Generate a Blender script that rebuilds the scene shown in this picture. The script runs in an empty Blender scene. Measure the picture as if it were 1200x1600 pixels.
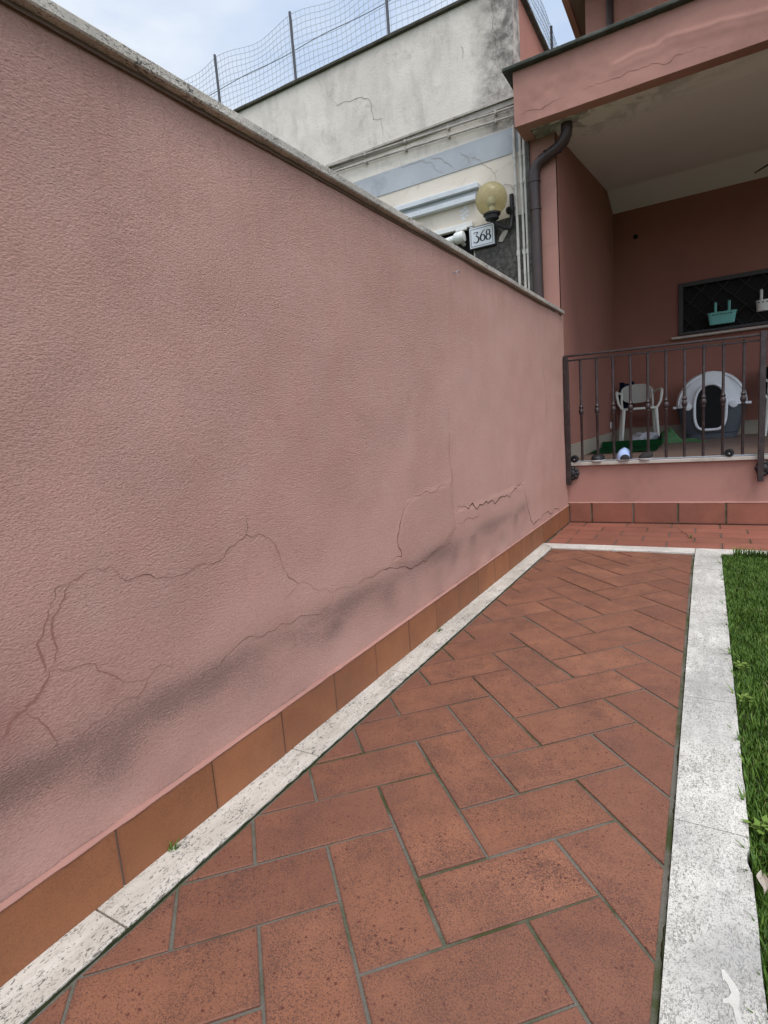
import bpy, bmesh, math, random
from mathutils import Vector, Matrix, noise as mn

random.seed(7)
U = 0.17                                   # metres per paving unit; all lengths below are in paving units
SC = bpy.context.scene
COL = SC.collection
R_ = math.radians

# ------------------------------------------------------------------ camera
right = Vector((0.86541035, 0.49487444, -0.07851249))
fwd = Vector((-0.50102508, 0.85270685, -0.14786785)).normalized()
right = (right - fwd * right.dot(fwd)).normalized()
up = right.cross(fwd)
CAM = Vector((2.4775, -6.2156, 5.7297))
cam = bpy.data.objects.new('camera', bpy.data.cameras.new('camera'))
COL.objects.link(cam)
m = Matrix((right, up, -fwd)).transposed().to_4x4()
m.translation = CAM * U
cam.matrix_world = m
cam.data.sensor_fit = 'VERTICAL'
cam.data.sensor_height = 36
cam.data.lens = 867.15 / 1600 * 36
cam.data.clip_start = 0.02
cam.data.clip_end = 2000
SC.camera = cam

# ------------------------------------------------------------------ world, sun, exposure
SUN_EL, SUN_AZ = R_(64), R_(140)           # azimuth counted from north (+Y) clockwise: from the right, behind the camera
w = bpy.data.worlds.new('World'); SC.world = w; w.use_nodes = True
nt = w.node_tree; nt.nodes.clear()
def wn(t): return nt.nodes.new(t)
out = wn('ShaderNodeOutputWorld'); bg = wn('ShaderNodeBackground'); sky = wn('ShaderNodeTexSky')
sky.sky_type = 'NISHITA'; sky.sun_disc = False; sky.sun_elevation = SUN_EL; sky.sun_rotation = SUN_AZ
sky.air_density = 1.0; sky.dust_density = 3.0
tc = wn('ShaderNodeTexCoord'); mp = wn('ShaderNodeMapping'); mp.inputs['Scale'].default_value = (1, 1, 2.6)
nz = wn('ShaderNodeTexNoise'); nz.inputs['Scale'].default_value = 2.6; nz.inputs['Detail'].default_value = 6
nz.inputs['Roughness'].default_value = 0.5; nz.inputs['Distortion'].default_value = 0.3
cr = wn('ShaderNodeValToRGB')
cr.color_ramp.elements[0].position = 0.36; cr.color_ramp.elements[0].color = (5.9, 7.3, 9.6, 1)
cr.color_ramp.elements[1].position = 0.66; cr.color_ramp.elements[1].color = (10.6, 10.9, 11.2, 1)
mx = wn('ShaderNodeMix'); mx.data_type = 'RGBA'; mx.inputs['Factor'].default_value = 0.88
nt.links.new(tc.outputs['Generated'], mp.inputs['Vector']); nt.links.new(mp.outputs[0], nz.inputs['Vector'])
nt.links.new(nz.outputs['Fac'], cr.inputs['Fac']); nt.links.new(sky.outputs[0], mx.inputs['A'])
vd = wn('ShaderNodeVectorMath'); vd.operation = 'DOT_PRODUCT'
vd.inputs[1].default_value = (math.sin(SUN_AZ) * math.cos(SUN_EL), math.cos(SUN_AZ) * math.cos(SUN_EL), math.sin(SUN_EL))
mr = wn('ShaderNodeMapRange'); mr.inputs['From Min'].default_value = 0.15; mr.inputs['From Max'].default_value = 1.0
mr.inputs['To Min'].default_value = 0.70; mr.inputs['To Max'].default_value = 1.45
vs_ = wn('ShaderNodeVectorMath'); vs_.operation = 'SCALE'
nt.links.new(tc.outputs['Generated'], vd.inputs[0]); nt.links.new(vd.outputs['Value'], mr.inputs['Value'])
nt.links.new(cr.outputs[0], vs_.inputs[0]); nt.links.new(mr.outputs[0], vs_.inputs['Scale'])
nt.links.new(vs_.outputs[0], mx.inputs['B']); nt.links.new(mx.outputs['Result'], bg.inputs['Color'])
bg.inputs['Strength'].default_value = 0.1
nt.links.new(bg.outputs[0], out.inputs[0])
sun = bpy.data.objects.new('sun', bpy.data.lights.new('sun', 'SUN')); COL.objects.link(sun)
sun.data.energy = 1.3; sun.data.angle = R_(28); sun.data.color = (1.0, 0.97, 0.93)
sd = Vector((math.sin(SUN_AZ) * math.cos(SUN_EL), math.cos(SUN_AZ) * math.cos(SUN_EL), math.sin(SUN_EL)))
sun.rotation_euler = sd.to_track_quat('Z', 'Y').to_euler()
SC.view_settings.view_transform = 'Standard'; SC.view_settings.look = 'None'
SC.view_settings.exposure = 0.52; SC.view_settings.gamma = 1; SC.view_settings.use_curve_mapping = False

# ------------------------------------------------------------------ materials
class NT:
    def __init__(s, name, rough=0.85, spec=0.3, metal=0.0):
        s.m = bpy.data.materials.new(name); s.m.use_nodes = True
        s.t = s.m.node_tree; s.b = s.t.nodes['Principled BSDF']
        s.b.inputs['Roughness'].default_value = rough
        s.b.inputs['Specular IOR Level'].default_value = spec
        s.b.inputs['Metallic'].default_value = metal
        s.geo = None
    def n(s, t): return s.t.nodes.new(t)
    def L(s, a, b): s.t.links.new(a, b)
    def pos(s, scale=(1, 1, 1), rot=(0, 0, 0), loc=(0, 0, 0)):
        if s.geo is None: s.geo = s.n('ShaderNodeNewGeometry')
        mp = s.n('ShaderNodeMapping'); mp.inputs['Scale'].default_value = scale
        mp.inputs['Rotation'].default_value = rot; mp.inputs['Location'].default_value = loc
        s.L(s.geo.outputs['Position'], mp.inputs['Vector']); return mp.outputs[0]
    def noise(s, scale, det=3, rough=0.5, dist=0, vec=None, w=None):
        x = s.n('ShaderNodeTexNoise')
        if w is not None: x.noise_dimensions = '4D'; s.L(w, x.inputs['W'])
        x.inputs['Scale'].default_value = scale; x.inputs['Detail'].default_value = det
        x.inputs['Roughness'].default_value = rough; x.inputs['Distortion'].default_value = dist
        s.L(vec if vec is not None else s.pos(), x.inputs['Vector']); return x.outputs['Fac']
    def voro(s, scale, vec=None, feat='F1', rnd=1, out='Distance'):
        x = s.n('ShaderNodeTexVoronoi'); x.feature = feat; x.inputs['Scale'].default_value = scale
        x.inputs['Randomness'].default_value = rnd
        s.L(vec if vec is not None else s.pos(), x.inputs['Vector']); return x.outputs[out]
    def ramp(s, f, *st, interp='LINEAR'):
        x = s.n('ShaderNodeValToRGB'); e = x.color_ramp.elements; x.color_ramp.interpolation = interp
        while len(e) < len(st): e.new(0.5)
        for k, (p, c) in enumerate(st):
            e[k].position = p
            e[k].color = (c, c, c, 1) if isinstance(c, (int, float)) else (*c, 1)
        s.L(f, x.inputs[0]); return x.outputs[0]
    def math(s, op, a, b=None, clamp=False):
        x = s.n('ShaderNodeMath'); x.operation = op; x.use_clamp = clamp
        for i, v in enumerate((a, b)):
            if v is None: continue
            if isinstance(v, (int, float)): x.inputs[i].default_value = v
            else: s.L(v, x.inputs[i])
        return x.outputs[0]
    def mix(s, f, a, b, mode='MIX'):
        x = s.n('ShaderNodeMix'); x.data_type = 'RGBA'; x.blend_type = mode
        for k, v in (('Factor', f), ('A', a), ('B', b)):
            i = [q for q in x.inputs if q.name == k and (q.type == ('VALUE' if k == 'Factor' else 'RGBA'))][0]
            if isinstance(v, (int, float)): i.default_value = v
            elif isinstance(v, tuple): i.default_value = (*v, 1)
            else: s.L(v, i)
        return [o for o in x.outputs if o.type == 'RGBA'][0]
    def attr(s, name):
        x = s.n('ShaderNodeAttribute'); x.attribute_name = name; return x.outputs['Fac']
    def sep(s):
        x = s.n('ShaderNodeSeparateXYZ'); s.L(s.pos(), x.inputs[0]); return x.outputs
    def color(s, c):
        if isinstance(c, tuple): s.b.inputs['Base Color'].default_value = (*c, 1)
        else: s.L(c, s.b.inputs['Base Color'])
    def bump(s, h, strength=0.5, dist=0.003):
        x = s.n('ShaderNodeBump'); x.inputs['Distance'].default_value = dist
        if isinstance(strength, (int, float)): x.inputs['Strength'].default_value = strength
        else: s.L(strength, x.inputs['Strength'])
        s.L(h, x.inputs['Height'])
        prev = s.b.inputs['Normal'].links
        if prev: s.L(prev[0].from_socket, x.inputs['Normal'])
        s.L(x.outputs[0], s.b.inputs['Normal'])

def mul(c, k): return tuple(x * k for x in c)

def stucco(name, c, var=0.12, bs=0.5, scale=110, dist=0.004, dirt=0.0, dirtc=(0.05, 0.045, 0.04)):
    m = NT(name, 0.92, 0.15)
    big = m.noise(0.9, 5, 0.6); mid = m.noise(9, 4, 0.6)
    k = m.mix(m.ramp(big, (0.3, 0.0), (0.7, 1.0)), mul(c, 1 - var), mul(c, 1 + var))
    k = m.mix(m.math('MULTIPLY', m.ramp(mid, (0.35, 0.0), (0.75, 1.0)), var), k, (c[0] * 1.25, c[1] * 1.3, c[2] * 1.3))
    if dirt:
        d = m.math('MULTIPLY', m.ramp(m.noise(2.3, 8, 0.7, 0.4), (0.5, 0.0), (0.72, 1.0)), dirt)
        k = m.mix(d, k, dirtc)
    m.color(k)
    h = m.noise(scale, 3, 0.55, 0.6)
    m.bump(h, bs, dist); return m

MAT = {}
# boundary wall: stucco with damp band, smooth repair patches, brushed texture
def garden_wall_mat():
    m = NT('pink_roughcast', 0.93, 0.12)
    c = (0.405, 0.228, 0.200)
    big = m.noise(1.1, 6, 0.6); mid = m.noise(7, 5, 0.65)
    k = m.mix(m.ramp(big, (0.3, 0.0), (0.7, 1.0)), (0.485, 0.272, 0.220), (0.525, 0.308, 0.254))
    k = m.mix(m.ramp(mid, (0.38, 0.0), (0.72, 0.35)), k, (0.55, 0.35, 0.305))
    k = m.mix(m.ramp(m.noise(2.4, 7, 0.7, 0.8), (0.54, 0.0), (0.74, 0.22)), k, (0.34, 0.175, 0.145))
    k = m.mix(m.ramp(m.noise(150, 4, 0.75), (0.35, 0.28), (0.55, 0.0)), k, (0.20, 0.10, 0.08))
    sm = m.attr('smooth_patch'); dp = m.attr('damp'); rd = m.attr('rose')
    k = m.mix(m.math('MULTIPLY', sm, 0.24), k, (0.53, 0.325, 0.278))
    k = m.mix(m.math('MULTIPLY', rd, 0.45), k, (0.33, 0.150, 0.130))
    fine = m.noise(260, 2, 0.6); blot = m.noise(14, 6, 0.75)
    thr = m.math('ADD', m.math('MULTIPLY', dp, 0.62), m.math('MULTIPLY', blot, 0.34))
    msk = m.ramp(m.math('ADD', m.math('SUBTRACT', thr, 0.62), fine), (0.44, 0.0), (0.62, 1.0))
    msk = m.math('MULTIPLY', msk, m.ramp(dp, (0.02, 0.0), (0.45, 1.0)))
    k = m.mix(m.math('MULTIPLY', msk, 0.46), k, (0.13, 0.09, 0.072))
    k = m.mix(m.math('MULTIPLY', dp, 0.40), k, (0.19, 0.125, 0.102))
    # water streaks under the coping
    z = m.sep()[2]
    st = m.noise(3.0, 5, 0.65, 0, m.pos((9, 9, 0.6)))
    s2 = m.math('MULTIPLY', m.ramp(z, (0.0, 0.0), (1.0, 1.0)), 1.0)
    zz = m.math('MULTIPLY', m.math('SUBTRACT', z, 1.25), 1.9, True)
    k = m.mix(m.math('MULTIPLY', m.math('MULTIPLY', m.ramp(st, (0.5, 0.0), (0.72, 1.0)), zz), 0.20), k, (0.20, 0.12, 0.10))
    m.color(k)
    v = m.pos((1, 0.62, 1.15), (R_(6), 0, 0))
    h1 = m.noise(150, 6, 0.78, 0.0, v); h2 = m.noise(60, 3, 0.6, 0.0, v); h3 = m.voro(230, v)
    hh = m.math('ADD', m.math('ADD', m.math('MULTIPLY', h1, 1.6), m.math('MULTIPLY', h2, 0.35)), m.math('MULTIPLY', h3, -0.55))
    area = m.ramp(m.noise(1.7, 3, 0.5), (0.34, 0.65), (0.64, 1.0))
    stg = m.math('MULTIPLY', m.math('SUBTRACT', 1.0, m.math('MULTIPLY', sm, 0.82)), area)
    m.bump(hh, m.math('MULTIPLY', stg, 0.85), 0.0050)
    return m.m
MAT['gwall'] = garden_wall_mat()
PINK = (0.378, 0.197, 0.160)
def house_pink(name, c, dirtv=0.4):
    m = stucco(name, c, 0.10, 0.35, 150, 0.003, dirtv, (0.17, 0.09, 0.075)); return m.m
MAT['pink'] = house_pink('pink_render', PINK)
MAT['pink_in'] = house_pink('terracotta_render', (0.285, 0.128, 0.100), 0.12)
MAT['pink_side'] = house_pink('salmon_render', (0.40, 0.19, 0.15), 0.12)

def trav(name, c1, c2, pit, worm=0.0, flip=False):
    m = NT(name, 0.8, 0.25)
    r = (0, 0, R_(90)) if flip else (0, 0, 0)
    v = m.pos((1, 0.16, 1), r)
    if flip: v = m.pos((0.16, 1, 1))
    band = m.noise(26, 6, 0.65, 0.5, v)
    k = m.mix(m.ramp(band, (0.32, 0.0), (0.68, 1.0)), c1, c2)
    k = m.mix(m.ramp(m.noise(2.5, 5, 0.6), (0.4, 0.0), (0.75, 0.55)), k, mul(c1, 0.72))
    v2 = m.pos((1, 0.4, 1)) if not flip else m.pos((0.4, 1, 1))
    p = m.noise(210, 3, 0.6, 1.2, v2); cl = m.noise(9, 4, 0.6)
    pm = m.ramp(m.math('ADD', p, m.math('MULTIPLY', m.math('SUBTRACT', cl, 0.5), 0.35)), (0.565, 0.0), (0.63, 1.0))
    k = m.mix(m.math('MULTIPLY', pm, pit), k, (0.055, 0.05, 0.045))
    if worm:
        a = m.noise(5.5, 6, 0.7)
        q = m.noise(225, 3, 0.65, 1.2); q2 = m.math('ADD', q, m.math('MULTIPLY', m.math('SUBTRACT', a, 0.5), 0.30))
        qs = m.ramp(q2, (0.515, 0.0), (0.575, 1.0))
        k = m.mix(m.math('MULTIPLY', qs, worm), k, (0.105, 0.10, 0.092))
        g = m.ramp(m.noise(3.2, 6, 0.65, 0.4), (0.46, 0.0), (0.66, 0.6))
        k = m.mix(g, k, (0.27, 0.262, 0.25))
        k = m.mix(m.ramp(m.noise(24, 5, 0.7), (0.58, 0.0), (0.7, 0.3)), k, (0.25, 0.23, 0.17))
    m.color(k)
    m.bump(m.math('SUBTRACT', m.math('MULTIPLY', band, 0.3), pm), 0.5, 0.0015)
    return m.m
MAT['trav'] = trav('travertine', (0.47, 0.42, 0.355), (0.65, 0.605, 0.54), 0.8)
MAT['travx'] = trav('travertine_cross', (0.55, 0.50, 0.44), (0.69, 0.65, 0.60), 0.5, 0, True)
MAT['travw'] = trav('travertine_weathered', (0.54, 0.51, 0.45), (0.72, 0.685, 0.62), 0.5, 0.62)
MAT['coping'] = trav('coping_travertine', (0.47, 0.415, 0.345), (0.68, 0.62, 0.545), 0.95, 0.55)

def cotto(name, a, b, flecks=True, dirt=0.6):
    m = NT(name, 0.78, 0.3)
    rn = m.attr('tile_rnd')
    w = m.math('MULTIPLY', rn, 40)
    n1 = m.noise(5, 5, 0.6, 0, None, w)
    k = m.mix(m.ramp(n1, (0.3, 0.0), (0.7, 1.0)), a, b)
    k = m.mix(m.math('MULTIPLY', m.ramp(rn, (0.0, 0.0), (1.0, 1.0)), 0.55), k, mul(a, 0.72))
    k = m.mix(m.ramp(m.noise(620, 2, 0.6), (0.46, 0.0), (0.72, 0.4)), k, mul(b, 1.35))
    if flecks:
        big = m.ramp(m.voro(62), (0.15, 1.0), (0.24, 0.0))
        gate = m.ramp(m.voro(62, None, 'F1', 1, 'Color'), (0.54, 0.0), (0.58, 1.0))
        k = m.mix(m.math('MULTIPLY', m.math('MULTIPLY', big, gate), 0.85), k, (0.085, 0.018, 0.014))
        sml = m.ramp(m.voro(170), (0.22, 1.0), (0.34, 0.0))
        g2 = m.ramp(m.voro(170, None, 'F1', 1, 'Color'), (0.55, 0.0), (0.6, 1.0))
        k = m.mix(m.math('MULTIPLY', m.math('MULTIPLY', sml, g2), 0.75), k, (0.075, 0.024, 0.02))
    dn = m.noise(7, 6, 0.7, 0.3, None, w); f = m.noise(330, 3, 0.75, 0.5)
    dm = m.ramp(m.math('ADD', f, m.math('MULTIPLY', m.math('SUBTRACT', dn, 0.50), 0.45)), (0.485, 0.0), (0.60, 1.0))
    k = m.mix(m.math('MULTIPLY', dm, dirt), k, (0.055, 0.030, 0.027))
    wide = m.ramp(m.noise(2.0, 5, 0.6, 0.5), (0.42, 0.0), (0.7, 0.5))
    k = m.mix(wide, k, (0.15, 0.068, 0.046))
    ed = m.attr('tile_edge')
    k = m.mix(m.math('MULTIPLY', ed, 0.35), k, (0.13, 0.055, 0.040))
    m.color(k)
    m.L(m.ramp(dn, (0.3, 0.62), (0.7, 0.86)), m.b.inputs['Roughness'])
    m.bump(m.math('ADD', m.noise(300, 3, 0.6), m.math('MULTIPLY', m.noise(16, 3), 0.8)), 0.28, 0.0015)
    return m.m
MAT['cotto'] = cotto('terracotta_tile', (0.228, 0.090, 0.048), (0.325, 0.138, 0.079), True, 0.80)
MAT['skirt'] = cotto('smooth_terracotta', (0.270, 0.104, 0.044), (0.325, 0.130, 0.058), False, 0.28)
MAT['skirt2'] = cotto('terracotta_skirting', (0.25, 0.088, 0.056), (0.33, 0.125, 0.085), False, 0.22)

m = NT('mortar', 0.95, 0.1)
k = m.mix(m.noise(330, 4, 0.8), (0.060, 0.056, 0.045), (0.25, 0.23, 0.19))
k = m.mix(m.ramp(m.noise(3.2, 5, 0.65), (0.47, 0.0), (0.60, 0.85)), k, (0.045, 0.060, 0.014))
m.color(k); m.bump(m.noise(400, 3, 0.7), 0.8, 0.003); MAT['grout'] = m.m

def plain(name, c, rough=0.6, spec=0.4, metal=0, var=0.15, scale=30, bs=0.0, dirt=None, dirtamt=0.5):
    m = NT(name, rough, spec, metal)
    k = m.mix(m.noise(scale, 5, 0.65), mul(c, 1 - var), mul(c, 1 + var))
    if dirt: k = m.mix(m.ramp(m.noise(scale * 0.4, 7, 0.7, 0.3), (0.5, 0.0), (0.68, dirtamt)), k, dirt)
    m.color(k)
    if bs: m.bump(m.noise(scale * 5, 3, 0.6), bs, 0.002)
    return m.m
MAT['iron'] = plain('brown_painted_iron', (0.028, 0.016, 0.016), 0.42, 0.5, 0, 0.3, 60, 0.15, (0.16, 0.13, 0.12), 0.25)
MAT['cast'] = plain('black_cast_iron', (0.018, 0.015, 0.016), 0.5, 0.4, 0, 0.3, 60, 0.2)
MAT['pipe_brown'] = plain('brown_metal_pipe', (0.042, 0.023, 0.021), 0.45, 0.5, 0, 0.35, 14, 0.1, (0.028, 0.02, 0.018), 0.6)
MAT['conduit'] = plain('cream_conduit', (0.55, 0.52, 0.47), 0.6, 0.3, 0, 0.12, 25, 0.1, (0.18, 0.15, 0.12), 0.5)
MAT['conduit_blue'] = plain('greyblue_conduit', (0.33, 0.37, 0.46), 0.6, 0.3, 0, 0.12, 25)
MAT['conduit_wall'] = plain('greyed_conduit', (0.40, 0.36, 0.32), 0.7, 0.2, 0, 0.2, 25, 0.1, (0.14, 0.12, 0.10), 0.6)
MAT['slate'] = plain('mossy_slate_coping', (0.058, 0.062, 0.053), 0.9, 0.15, 0, 0.5, 22, 0.6, (0.12, 0.125, 0.11), 0.8)
MAT['roofcoping'] = plain('dark_cement_coping', (0.075, 0.068, 0.055), 0.9, 0.15, 0, 0.5, 18, 0.6, (0.025, 0.024, 0.018), 0.8)
MAT['marble'] = plain('beige_marble', (0.46, 0.41, 0.36), 0.55, 0.4, 0, 0.15, 12, 0.1, (0.22, 0.17, 0.14), 0.5)
MAT['base'] = plain('beige_baseboard_tile', (0.30, 0.26, 0.205), 0.55, 0.4, 0, 0.15, 9)
MAT['soil'] = plain('dark_soil', (0.035, 0.028, 0.018), 0.95, 0.1, 0, 0.5, 60, 0.8)
MAT['turfsoil'] = plain('mossy_lawn_soil', (0.030, 0.042, 0.013), 0.95, 0.1, 0, 0.5, 60, 0.8, (0.035, 0.026, 0.016), 0.8)
MAT['dark'] = plain('dark_interior', (0.012, 0.011, 0.011), 0.7, 0.2)
MAT['frame'] = plain('dark_window_frame', (0.028, 0.025, 0.026), 0.5, 0.4)
MAT['galv'] = plain('grey_wire', (0.30, 0.33, 0.36), 0.5, 0.5, 0.3)
MAT['postg'] = plain('dark_grey_post', (0.075, 0.075, 0.085), 0.6, 0.4, 0, 0.3, 30)
MAT['white'] = plain('white_plastic', (0.66, 0.66, 0.63), 0.45, 0.45, 0, 0.06, 12, 0, (0.42, 0.40, 0.36), 0.3)
MAT['chair'] = plain('cream_plastic', (0.62, 0.62, 0.56), 0.45, 0.45, 0, 0.05, 12)
MAT['kennel_w'] = plain('white_grey_plastic', (0.70, 0.72, 0.75), 0.5, 0.4, 0, 0.05, 10)
MAT['kennel_g'] = plain('slate_grey_plastic', (0.060, 0.070, 0.085), 0.5, 0.4, 0, 0.08, 10)
MAT['kennel_d'] = plain('smoked_plastic_flap', (0.012, 0.012, 0.013), 0.85, 0.2)
MAT['teal'] = plain('turquoise_plastic', (0.14, 0.42, 0.38), 0.5, 0.4, 0, 0.05, 12)
MAT['beam'] = plain('pale_grey_metal', (0.58, 0.60, 0.625), 0.4, 0.5, 0, 0.06, 10, 0, (0.34, 0.35, 0.36), 0.4)
MAT['black'] = plain('black_rubber', (0.012, 0.012, 0.013), 0.55, 0.4)
MAT['sole'] = plain('grey_rubber_sole', (0.42, 0.40, 0.40), 0.7, 0.3)
MAT['ltblue'] = plain('light_blue_fabric', (0.36, 0.47, 0.72), 0.85, 0.2, 0, 0.12, 80, 0.3)
MAT['dkfabric'] = plain('charcoal_fabric', (0.035, 0.030, 0.030), 0.9, 0.2, 0, 0.2, 80, 0.3)
MAT['navy'] = plain('navy_cloth', (0.012, 0.020, 0.050), 0.9, 0.15, 0, 0.3, 40, 0.4)
MAT['blackcloth'] = plain('black_cloth', (0.008, 0.008, 0.009), 0.9, 0.15, 0, 0.3, 40, 0.4)
MAT['greencloth'] = plain('green_towelling', (0.14, 0.30, 0.14), 0.95, 0.1, 0, 0.2, 60, 0.6)
MAT['whitecloth'] = plain('pale_lilac_cloth', (0.42, 0.42, 0.45), 0.95, 0.1, 0, 0.15, 40, 0.5)
MAT['turf'] = plain('artificial_turf', (0.010, 0.085, 0.024), 0.9, 0.15, 0, 0.45, 160, 0.9)
MAT['leafdry'] = plain('dry_leaf', (0.42, 0.36, 0.30), 0.8, 0.2)
MAT['soffit'] = plain('brown_soffit', (0.21, 0.135, 0.11), 0.85, 0.2)
MAT['signw'] = plain('white_enamel', (0.66, 0.69, 0.73), 0.35, 0.5, 0, 0.03)
MAT['signk'] = plain('dark_lettering', (0.03, 0.03, 0.035), 0.5, 0.4)
MAT['crack'] = plain('brown_crack', (0.17, 0.082, 0.066), 0.95, 0.05, 0, 0.3, 90)  # brown tone of the finer plaster and paving cracks
MAT['crack_dark'] = plain('dark_crack', (0.05, 0.022, 0.02), 0.95, 0.05, 0, 0.3, 90)
MAT['crack_rose'] = plain('old_crack_filler', (0.30, 0.145, 0.115), 0.95, 0.05, 0, 0.3, 90)
MAT['crack_grey'] = plain('plaster_crack', (0.33, 0.30, 0.265), 0.95, 0.05, 0, 0.3, 90)
MAT['underband'] = plain('dark_brown_band', (0.17, 0.115, 0.088), 0.95, 0.05, 0, 0.3, 60, 0.5)  # dark brown of the strip beneath the coping
MAT['whitepaint'] = plain('spilt_white_paint', (0.54, 0.52, 0.47), 0.8, 0.2, 0, 0.12, 40, 0.3, (0.36, 0.34, 0.30), 0.6)
MAT['moss'] = plain('dark_green_moss', (0.036, 0.042, 0.018), 0.95, 0.1, 0, 0.6, 60, 0.8, (0.06, 0.055, 0.04), 0.9)

# ceiling of the porch with mould near the outer corner
m = NT('porch_ceiling_paint', 0.9, 0.15)
k = m.mix(m.noise(1.5, 4, 0.6), (0.68, 0.66, 0.64), (0.76, 0.74, 0.72))
x_, y_, z_ = m.sep()
near = m.ramp(m.math('ADD', m.math('MULTIPLY', m.math('ADD', x_, 0.98), 0.45), m.math('MULTIPLY', m.math('SUBTRACT', y_, 3.75), 0.9)), (0.15, 1.0), (1.0, 0.0))
mo = m.ramp(m.noise(3.4, 7, 0.66, 1.6), (0.46, 0.0), (0.56, 1.0))
k = m.mix(m.math('MULTIPLY', near, 0.9), k, (0.66, 0.63, 0.54))
k = m.mix(m.math('MULTIPLY', m.math('MULTIPLY', mo, near), 0.92), k, (0.09, 0.083, 0.066))
front = m.ramp(y_, (0.0, 0.0), (1.0, 1.0))
m.color(k); m.bump(m.noise(60, 3), 0.2, 0.002); MAT['ceil'] = m.m

# porch floor: wood-look tiles
m = NT('wood_look_floor_tile', 0.5, 0.4)
v = m.pos((0.16, 1.0, 1))
k = m.mix(m.noise(11, 5, 0.7, 0.3, v), (0.10, 0.060, 0.045), (0.27, 0.19, 0.15))
k = m.mix(m.ramp(m.noise(30, 3, 0.6, 0.2, v), (0.5, 0.0), (0.62, 0.45)), k, (0.10, 0.062, 0.05))
m.color(k); MAT['pfloor'] = m.m

# neighbour's weathered plaster
m = NT('weathered_cream_plaster', 0.95, 0.1)
x_, y_, z_ = m.sep()
lowk = m.mix(m.noise(1.4, 6, 0.65), (0.58, 0.505, 0.42), (0.74, 0.67, 0.585))
upk = m.mix(m.ramp(m.noise(1.3, 8, 0.68, 0.5), (0.34, 0.0), (0.62, 1.0)), (0.585, 0.52, 0.455), (0.74, 0.675, 0.60))
st = m.noise(2.4, 6, 0.7, 0.3, m.pos((1.6, 1, 0.5)))
upk = m.mix(m.ramp(st, (0.50, 0.0), (0.74, 0.5)), upk, (0.26, 0.245, 0.225))
isup = m.ramp(m.math('SUBTRACT', z_, 3.45), (0.0, 0.0), (0.02, 1.0))
k = m.mix(isup, lowk, upk)
k = m.mix(m.ramp(m.noise(5, 7, 0.75, 0.6), (0.56, 0.0), (0.72, 0.42)), k, (0.26, 0.235, 0.20))
edge = m.ramp(m.math('ADD', m.math('ADD', x_, 1.35), m.math('MULTIPLY', m.noise(2.5, 4), 0.35)), (0.08, 0.0), (0.34, 1.0))
k = m.mix(m.math('MULTIPLY', m.math('MULTIPLY', edge, isup), m.ramp(m.noise(8, 6, 0.75), (0.4, 0.25), (0.62, 1.0))), k, (0.16, 0.14, 0.13))
m.color(k); m.bump(m.math('ADD', m.noise(60, 5, 0.65), m.math('MULTIPLY', m.noise(9, 4), 1.2)), 0.5, 0.005)
MAT['nplaster'] = m.m
m = stucco('blue_grey_plaster', (0.40, 0.415, 0.44), 0.14, 0.4, 70, 0.004, 0.6, (0.17, 0.18, 0.20)); MAT['nband'] = m.m
m = NT('dark_tuff_stone', 0.95, 0.1)
ce = m.voro(3.2, m.pos((1, 1, 1.3)), 'DISTANCE_TO_EDGE')
k = m.mix(m.voro(3.2, m.pos((1, 1, 1.3)), 'F1', 1, 'Color'), (0.035, 0.032, 0.030), (0.11, 0.10, 0.092))
k = m.mix(m.ramp(m.noise(26, 6, 0.75), (0.42, 0.0), (0.66, 0.8)), k, (0.15, 0.14, 0.125))
k = m.mix(m.ramp(m.math('ADD', ce, m.math('MULTIPLY', m.noise(14, 4, 0.7), 0.06)), (0.02, 0.8), (0.06, 0.0)), k, (0.03, 0.027, 0.024))
m.color(k); m.bump(m.noise(50, 5, 0.7), 0.9, 0.008); MAT['tuff'] = m.m

# lamp globe: yellowed smoky glass-like plastic
m = NT('smoked_yellow_acrylic', 0.12, 0.5)
m.b.inputs['Transmission Weight'].default_value = 0.72; m.b.inputs['IOR'].default_value = 1.18
k = m.mix(m.ramp(m.noise(8, 5, 0.7), (0.4, 0.0), (0.7, 1.0)), (0.66, 0.58, 0.34), (0.42, 0.36, 0.20)); m.color(k)
MAT['globe'] = m.m
# grass
m = NT('grass_blade', 0.6, 0.25)
gv = m.attr('blade_rnd')
k = m.ramp(gv, (0.0, (0.030, 0.066, 0.008)), (0.45, (0.066, 0.132, 0.015)), (0.80, (0.13, 0.205, 0.034)), (0.93, (0.17, 0.21, 0.06)), (1.0, (0.20, 0.17, 0.09)))
m.color(k); m.b.inputs['Subsurface Weight'].default_value = 0.0; MAT['grass'] = m.m
m = NT('garden_ground', 0.95, 0.1)
m.color(m.mix(m.noise(1.5, 8, 0.7), (0.030, 0.050, 0.014), (0.055, 0.085, 0.022))); MAT['ground'] = m.m

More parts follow.
